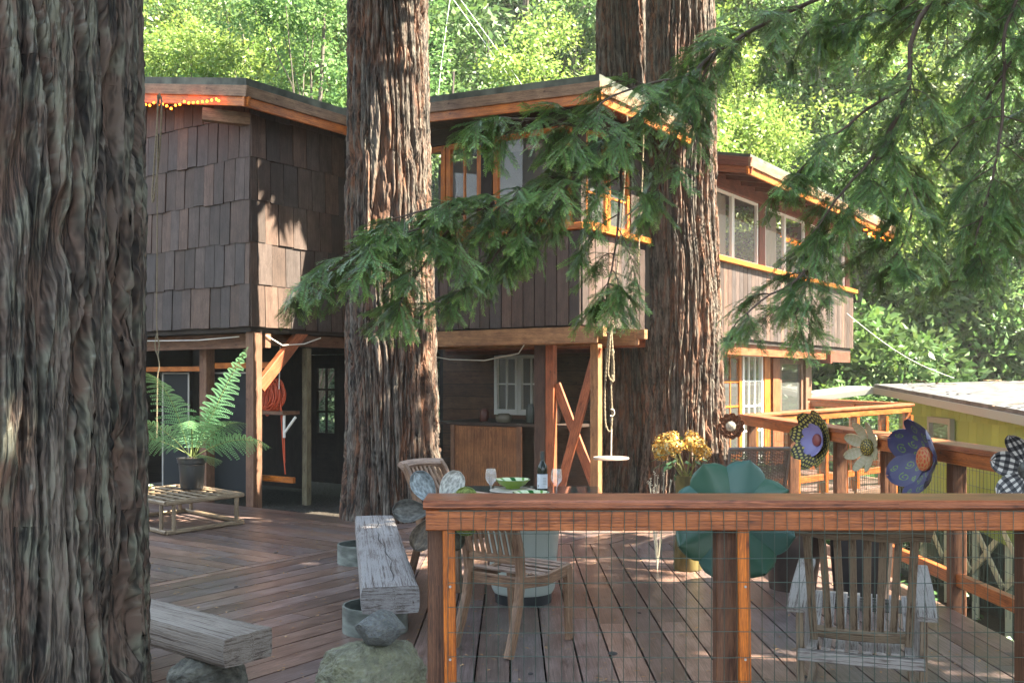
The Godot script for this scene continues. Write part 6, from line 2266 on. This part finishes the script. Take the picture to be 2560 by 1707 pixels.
	redwood_crown(t, g(5.95, 0, 5.4), 7.2, 23.0, 3.7, boughs[0], 112, 5, 0.2)
	# ---- two more out of the frame, whose shade falls on the deck
	for q in [["redwood outside the frame at right whose crown shades the front of the deck", g(7.6, -2.0, 0.6), 70, 6]]:
		t = thing("redwood_tree", q[0], "tree", q[1], "redwoods round the deck")
		obj("trunk", bark([q[1], q[1] + UPV * 8.0, q[1] + UPV * 26.0], [0.6, 0.48, 0.16], 90, 120, 0.05, 600 + q[3], 6.0, 0.4), bark_mat(), t)
		redwood_crown(t, q[1], 7.0, 26.0, 4.6, boughs[1], q[2], q[3], 0.2)
	# ---- broad-leaved trees on the slope behind
	var clumps := [leaf_clump(1, 34, 0.42, 0.13, 0.3, 0.55), leaf_clump(2, 24, 0.5, 0.21, 0.22, 0.35)]
	var lime := leaf_mat("bright_leaf", Color(0.2, 0.3, 0.07), 1.0)
	var mid := leaf_mat("mid_leaf", Color(0.125, 0.23, 0.075), 1.0)
	var deep := leaf_mat("deep_leaf", Color(0.06, 0.125, 0.045), 0.8)
	var crowns := []
	for k in 5:
		crowns.append(crown_places(50 + k, 3.5, 5.2, 36, 36, 1.1))
	rng.seed = 900
	var n := 0
	var where := ["behind the left end of the shingled roof", "behind the shingled roof, right of the near trunk", "behind the shingled roof ridge", "left of the middle trunk above the roof", "just behind the middle trunk", "right of the middle trunk above the bay roof", "above the middle of the bay roof", "left of the twin right trunks", "behind the twin right trunks", "right of the broad right trunk", "above the right wing's roof corner", "above the right wing's roof", "above the far end of the right wing", "behind the dark drooping branch", "on the ivy slope right of the house", "behind the right hanging branches", "at the right edge above the cabin roof", "beyond the right edge of the picture"]
	for row in 3:
		var zz: float = [23.5, 31.0, 41.0][row]
		for k in 18:
			var u := -0.44 + k * 0.0605
			if row == 0 and k % 2 == 1 and u < 0.22:
				continue
			if row == 2 and absf(u) < 0.13 and k % 2 == 0:
				continue
			var z := zz + rf(-2.0, 2.5)
			var x := (u + rf(-0.018, 0.018)) * z
			if row == 0:
				z = maxf(z, 23.5) + (4.0 if u > 0.22 else 0.0)
				x = u * z
			var kk = [0.8, 0.98, 1.3][row] * rf(0.88, 1.12)
			var foot := g(x, land(x, z), z)
			var tall: float = [10.5, 12.0, 15.0][row] * rf(0.9, 1.15)
			var m: Material = [lime, mid, lime, deep, lime, mid, lime][(k * 2 + row * 3) % 7] if row < 2 else [lime, mid, mid, lime, deep][(k + row) % 5]
			if u > 0.24:
				m = [mid, lime, lime, mid][(k + row) % 4]
			var kind := "lime green leafy tree" if m == lime else "mid green leafy tree" if m == mid else "dark green leafy tree"
			broad_tree("leafy_tree", "%s %s, %s" % [kind, where[k], ["front row", "middle row", "back row"][row]], foot, tall, crowns[(k + row * 2) % 5], tall * (0.66 if u < 0.24 or row > 0 else 0.6), kk, clumps[(k + row) % 2], m, rf(0.09, 0.17) * (1.0 + 0.3 * row), 70 + n, "leafy trees on the slope behind the house", Color(0.12, 0.1, 0.085) if n % 3 else Color(0.06, 0.05, 0.045))
			n += 1
	# bushes that stand in the light on the ivy slope at right
	rng.seed = 333
	var small := []
	for k in 3:
		small.append(crown_places(80 + k, 1.25, 1.3, 12, 22, 0.75))
	for q in [[0.335, 24.0, 2.2, "bright leafy bush at the foot of the ivy slope, next to the right wing"], [0.37, 25.5, 3.4, "pale green bush on the ivy slope above the porch roof"], [0.405, 25.0, 2.0, "low leafy bush just behind the cabin roof's far corner"], [0.43, 27.0, 4.3, "tall yellow green bush between the slanting trunk and the right wing"], [0.465, 25.0, 1.6, "leafy bush on the ivy slope below the wooden stairs"], [0.35, 29.0, 5.6, "upright bright bush behind the end of the right wing's eave"], [0.39, 30.0, 6.6, "tall bright bush under the dark drooping branch"], [0.545, 27.0, 2.6, "leafy bush beyond the stairs at the right edge of the picture"]]:
		var z: float = q[1]
		var x: float = q[0] * z
		broad_tree("leafy_bush", q[3], g(x, land(x, z) - 0.1, z), q[2] * 1.1, small[int(z * 10.0) % 3], q[2] * 0.72, rf(0.9, 1.25), clumps[int(z) % 2], [mid, deep, mid][int(z * 10.0) % 3] if q[2] < 5.0 else lime, 0.045, int(z * 100), "bushes on the ivy slope")
	# a dense wood closes the view at the top of the slope
	var xf := []
	var tints := []
	for k in 6500:
		var z := rf(50.0, 62.0)
		var x := rf(-0.5, 0.62) * z
		var h := rf(-1.0, 22.0)
		if absf(x / z + 0.01) < 0.13 and h > 7.0 and rng.randf() < 0.75:
			continue
		xf.append(Transform3D(Basis.from_euler(Vector3(rf(-0.5, 0.5), rf(0, TAU), 0)) * rf(2.0, 3.6), g(x, land(x, z) + h, z)))
		var tn := rf(0.6, 1.5)
		tints.append(Color(tn * rf(0.9, 1.15), tn, tn))
	stuff(multi("far_wood", clumps[0], leaf_mat("far_leaf", Color(0.17, 0.27, 0.06), 1.0), xf, self, tints))
	# slim trunks that stand out between the leaves
	for q in [[0.315, 27.0, 0.1, 0.5, "pale thin leaning stem on the ivy slope right of the house"], [0.36, 26.5, 0.09, -0.9, "thin stem that leans left above the cabin's porch roof"], [0.4, 28.5, 0.17, 0.9, "slanting grey trunk on the ivy slope above the cabin roof"], [0.455, 31.0, 0.26, 0.0, "tall dark trunk on the slope behind the stair rail"], [0.49, 34.0, 0.3, 0.2, "dark straight trunk near the right edge on the slope"], [-0.195, 33.0, 0.22, 0.0, "dark straight trunk in the gap left of the middle trunk"], [-0.185, 36.0, 0.14, 0.1, "slim trunk beside the sky gap left of the middle trunk"], [0.0, 34.0, 0.25, 0.2, "dark trunk behind the bay roof right of the middle trunk"], [0.042, 30.0, 0.16, 0.4, "forked grey trunk above the middle of the bay roof"]]:
		var z: float = q[1]
		var x: float = q[0] * z
		var foot := g(x, land(x, z) - 0.3, z)
		var st := thing("slim_tree", q[4], "tree", foot, "bare stems in the wood")
		var b := MB.new()
		b.col = Color(0.13, 0.115, 0.095) if q[2] < 0.2 else Color(0.07, 0.055, 0.045)
		var p := []
		var rr := []
		for k in 12:
			var f := k / 11.0
			p.append(foot + Vector3(q[3] * 4.0 * f * f + 0.15 * sin(f * 9.0 + z), 15.0 * f, 0.1 * cos(f * 7.0)))
			rr.append(q[2] * (1.0 - 0.7 * f))
		b.tube(p, rr, 9)
		for k in 7:
			var s: Vector3 = p[4 + k]
			var d := Vector3(rf(-1, 1), rf(0.1, 0.8), rf(-0.6, 0.6)).normalized()
			b.tube([s, s + d * 0.9 + jit(0.1), s + d * 1.9 + Vector3(0, 0.2, 0)], [q[2] * 0.22, q[2] * 0.14, 0.008], 5, false)
		obj("trunk", b, painted("far_bark", 0.9), st)
		if q[2] < 0.2:
			xf = []
			tints = []
			for k in 60:
				var s: Vector3 = p[4 + rng.randi() % 8]
				xf.append(Transform3D(Basis.from_euler(Vector3(rf(-0.4, 0.4), rf(0, TAU), 0)) * rf(0.6, 1.1), s + Vector3(rf(-1.6, 1.6), rf(-0.3, 0.7), rf(-1.2, 1.2))))
				var tn := rf(0.8, 1.4)
				tints.append(Color(tn, tn, tn))
			multi("crown", clumps[1], mid, xf, st, tints)


func build_slope_things() -> void:
	rng.seed = 66
	var grey := mat("grey_stair_wood", Color(0.3, 0.28, 0.23), 0.8, "worn")
	var st := thing("hillside_stairs", "weathered wooden stairs with handrails climbing the ivy slope at right", "stairs", g(14.6, 4.0, 32.0))
	var a := g(16.3, land(16.3, 31.0) + 0.2, 31.0)
	var e := g(13.6, land(13.6, 31.0) + 3.3, 34.0)
	for k in 12:
		var p := a.lerp(e, (k + 0.5) / 12.0)
		bar("tread", grey, st, p + Vector3(0, 0, 0.6), p + Vector3(0, 0, -0.6), 0.28, 0.05)
	for s in [-0.65, 0.65]:
		bar("stringer", grey, st, a + Vector3(0, -0.05, s), e + Vector3(0, -0.05, s), 0.06, 0.25)
		bar("handrail", grey, st, a + Vector3(0, 0.95, s), e + Vector3(0, 0.95, s), 0.09, 0.12)
		for k in 4:
			var p := a.lerp(e, k / 3.0)
			bar("post", grey, st, p + Vector3(0, -0.3, s), p + Vector3(0, 1.0, s), 0.1, 0.1, Vector3(0, 0, 1))
	bar("handrail", grey, st, e + Vector3(0, 0.95, 0.65), e + Vector3(-1.6, 0.75, 0.65), 0.08, 0.1)
	var ws := thing("rope_line", "pale rope line sagging down across the ivy slope to the cabin roof", "rope", g(9.5, 1.5, 24.0))
	var b := MB.new()
	var p := []
	var rr := []
	for k in 14:
		var f := k / 13.0
		p.append(g(lerpf(6.9, 10.4, f), lerpf(2.95, 1.62, f) - 0.35 * sin(f * PI) * 0.5, lerpf(20.6, 23.5, f)))
		rr.append(0.0055)
	b.tube(p, rr, 6)
	obj("line", b, mat("pale_line", Color(0.6, 0.6, 0.56), 0.7), ws)
	var uw := thing("utility_wire", "pale wires running down behind the bay roof right of the middle trunk", "wire", g(0.0, 8.0, 21.0))
	for q in [[g(-1.6, 11.2, 24.0), g(-0.15, 8.6, 22.0), g(0.6, 7.2, 21.0)], [g(-1.45, 11.0, 24.0), g(-1.62, 8.9, 23.0), g(-1.75, 6.5, 22.0)], [g(-1.7, 11.1, 24.0), g(-0.2, 8.45, 22.0), g(0.6, 7.0, 21.0)]]:
		var wb := MB.new()
		wb.tube(q, [0.008, 0.007, 0.007], 5)
		obj("wire", wb, mat("pale_line", Color(0.6, 0.6, 0.56), 0.7), uw)
	# twigs and dry leaves that have dropped on the deck
	var lb := MB.new()
	lb.quad(Vector3(-0.02, 0, 0), Vector3(0, 0.002, 0.008), Vector3(0.02, 0, 0), Vector3(0, 0.002, -0.008))
	var xf := []
	for k in 2600:
		var z := 4.4 + 7.0 * rng.randf()
		xf.append(Transform3D(Basis.from_euler(Vector3(0, rf(0, TAU), rf(-0.2, 0.2))) * rf(0.35, 1.0), g(rf(-3.2, 2.9), 0.004, z)))
	stuff(multi("fallen_leaves", lb.commit(), mat("dry_needle", Color(0.38, 0.24, 0.12), 0.8), xf))


func _ready() -> void:
	var cam := Camera3D.new()
	cam.name = "camera"
	cam.projection = Camera3D.PROJECTION_FRUSTUM
	cam.near = 0.05
	cam.far = 500.0
	cam.size = 0.05 * 0.6826
	cam.frustum_offset = Vector2(0, 0.05 * 0.03875)
	cam.position = Vector3(0, 1.57, 0)
	add_child(cam)
	cam.current = true
	var env := Environment.new()
	env.background_mode = Environment.BG_SKY
	var sky := Sky.new()
	var sm := ProceduralSkyMaterial.new()
	sm.sky_top_color = Color(0.7, 0.78, 0.88)
	sm.sky_horizon_color = Color(0.9, 0.93, 0.94)
	sm.sky_curve = 0.15
	sm.ground_bottom_color = Color(0.12, 0.11, 0.09)
	sm.ground_horizon_color = Color(0.4, 0.42, 0.4)
	sm.sky_energy_multiplier = 0.72
	sky.sky_material = sm
	env.sky = sky
	env.tonemap_mode = Environment.TONE_MAPPER_LINEAR
	env.tonemap_exposure = 9.5
	env.sdfgi_enabled = true
	env.ssao_enabled = true
	env.ssil_enabled = true
	var we := WorldEnvironment.new()
	we.name = "world_environment"
	we.environment = env
	add_child(we)
	env.fog_enabled = true
	env.fog_density = 0.001
	env.fog_light_color = Color(0.93, 0.96, 0.9)
	var sun := DirectionalLight3D.new()
	sun.name = "sun"
	sun.light_energy = 1.6
	sun.light_color = Color(1.0, 0.95, 0.86)
	sun.light_angular_distance = 0.5
	sun.shadow_enabled = true
	add_child(sun)
	sun.look_at_from_position(g(0.62, 0.75, -0.2) * 50.0, Vector3.ZERO)
	make_textures()
	build_land()
	build_deck()
	build_house()
	build_cabin()
	build_trees()
	build_railings()
	build_slope_things()
	rocking_chair()
	wicker_chair()
	build_table()
	build_benches()
	build_fern()
	build_bouquet()
	build_flowers()
	build_ropes()
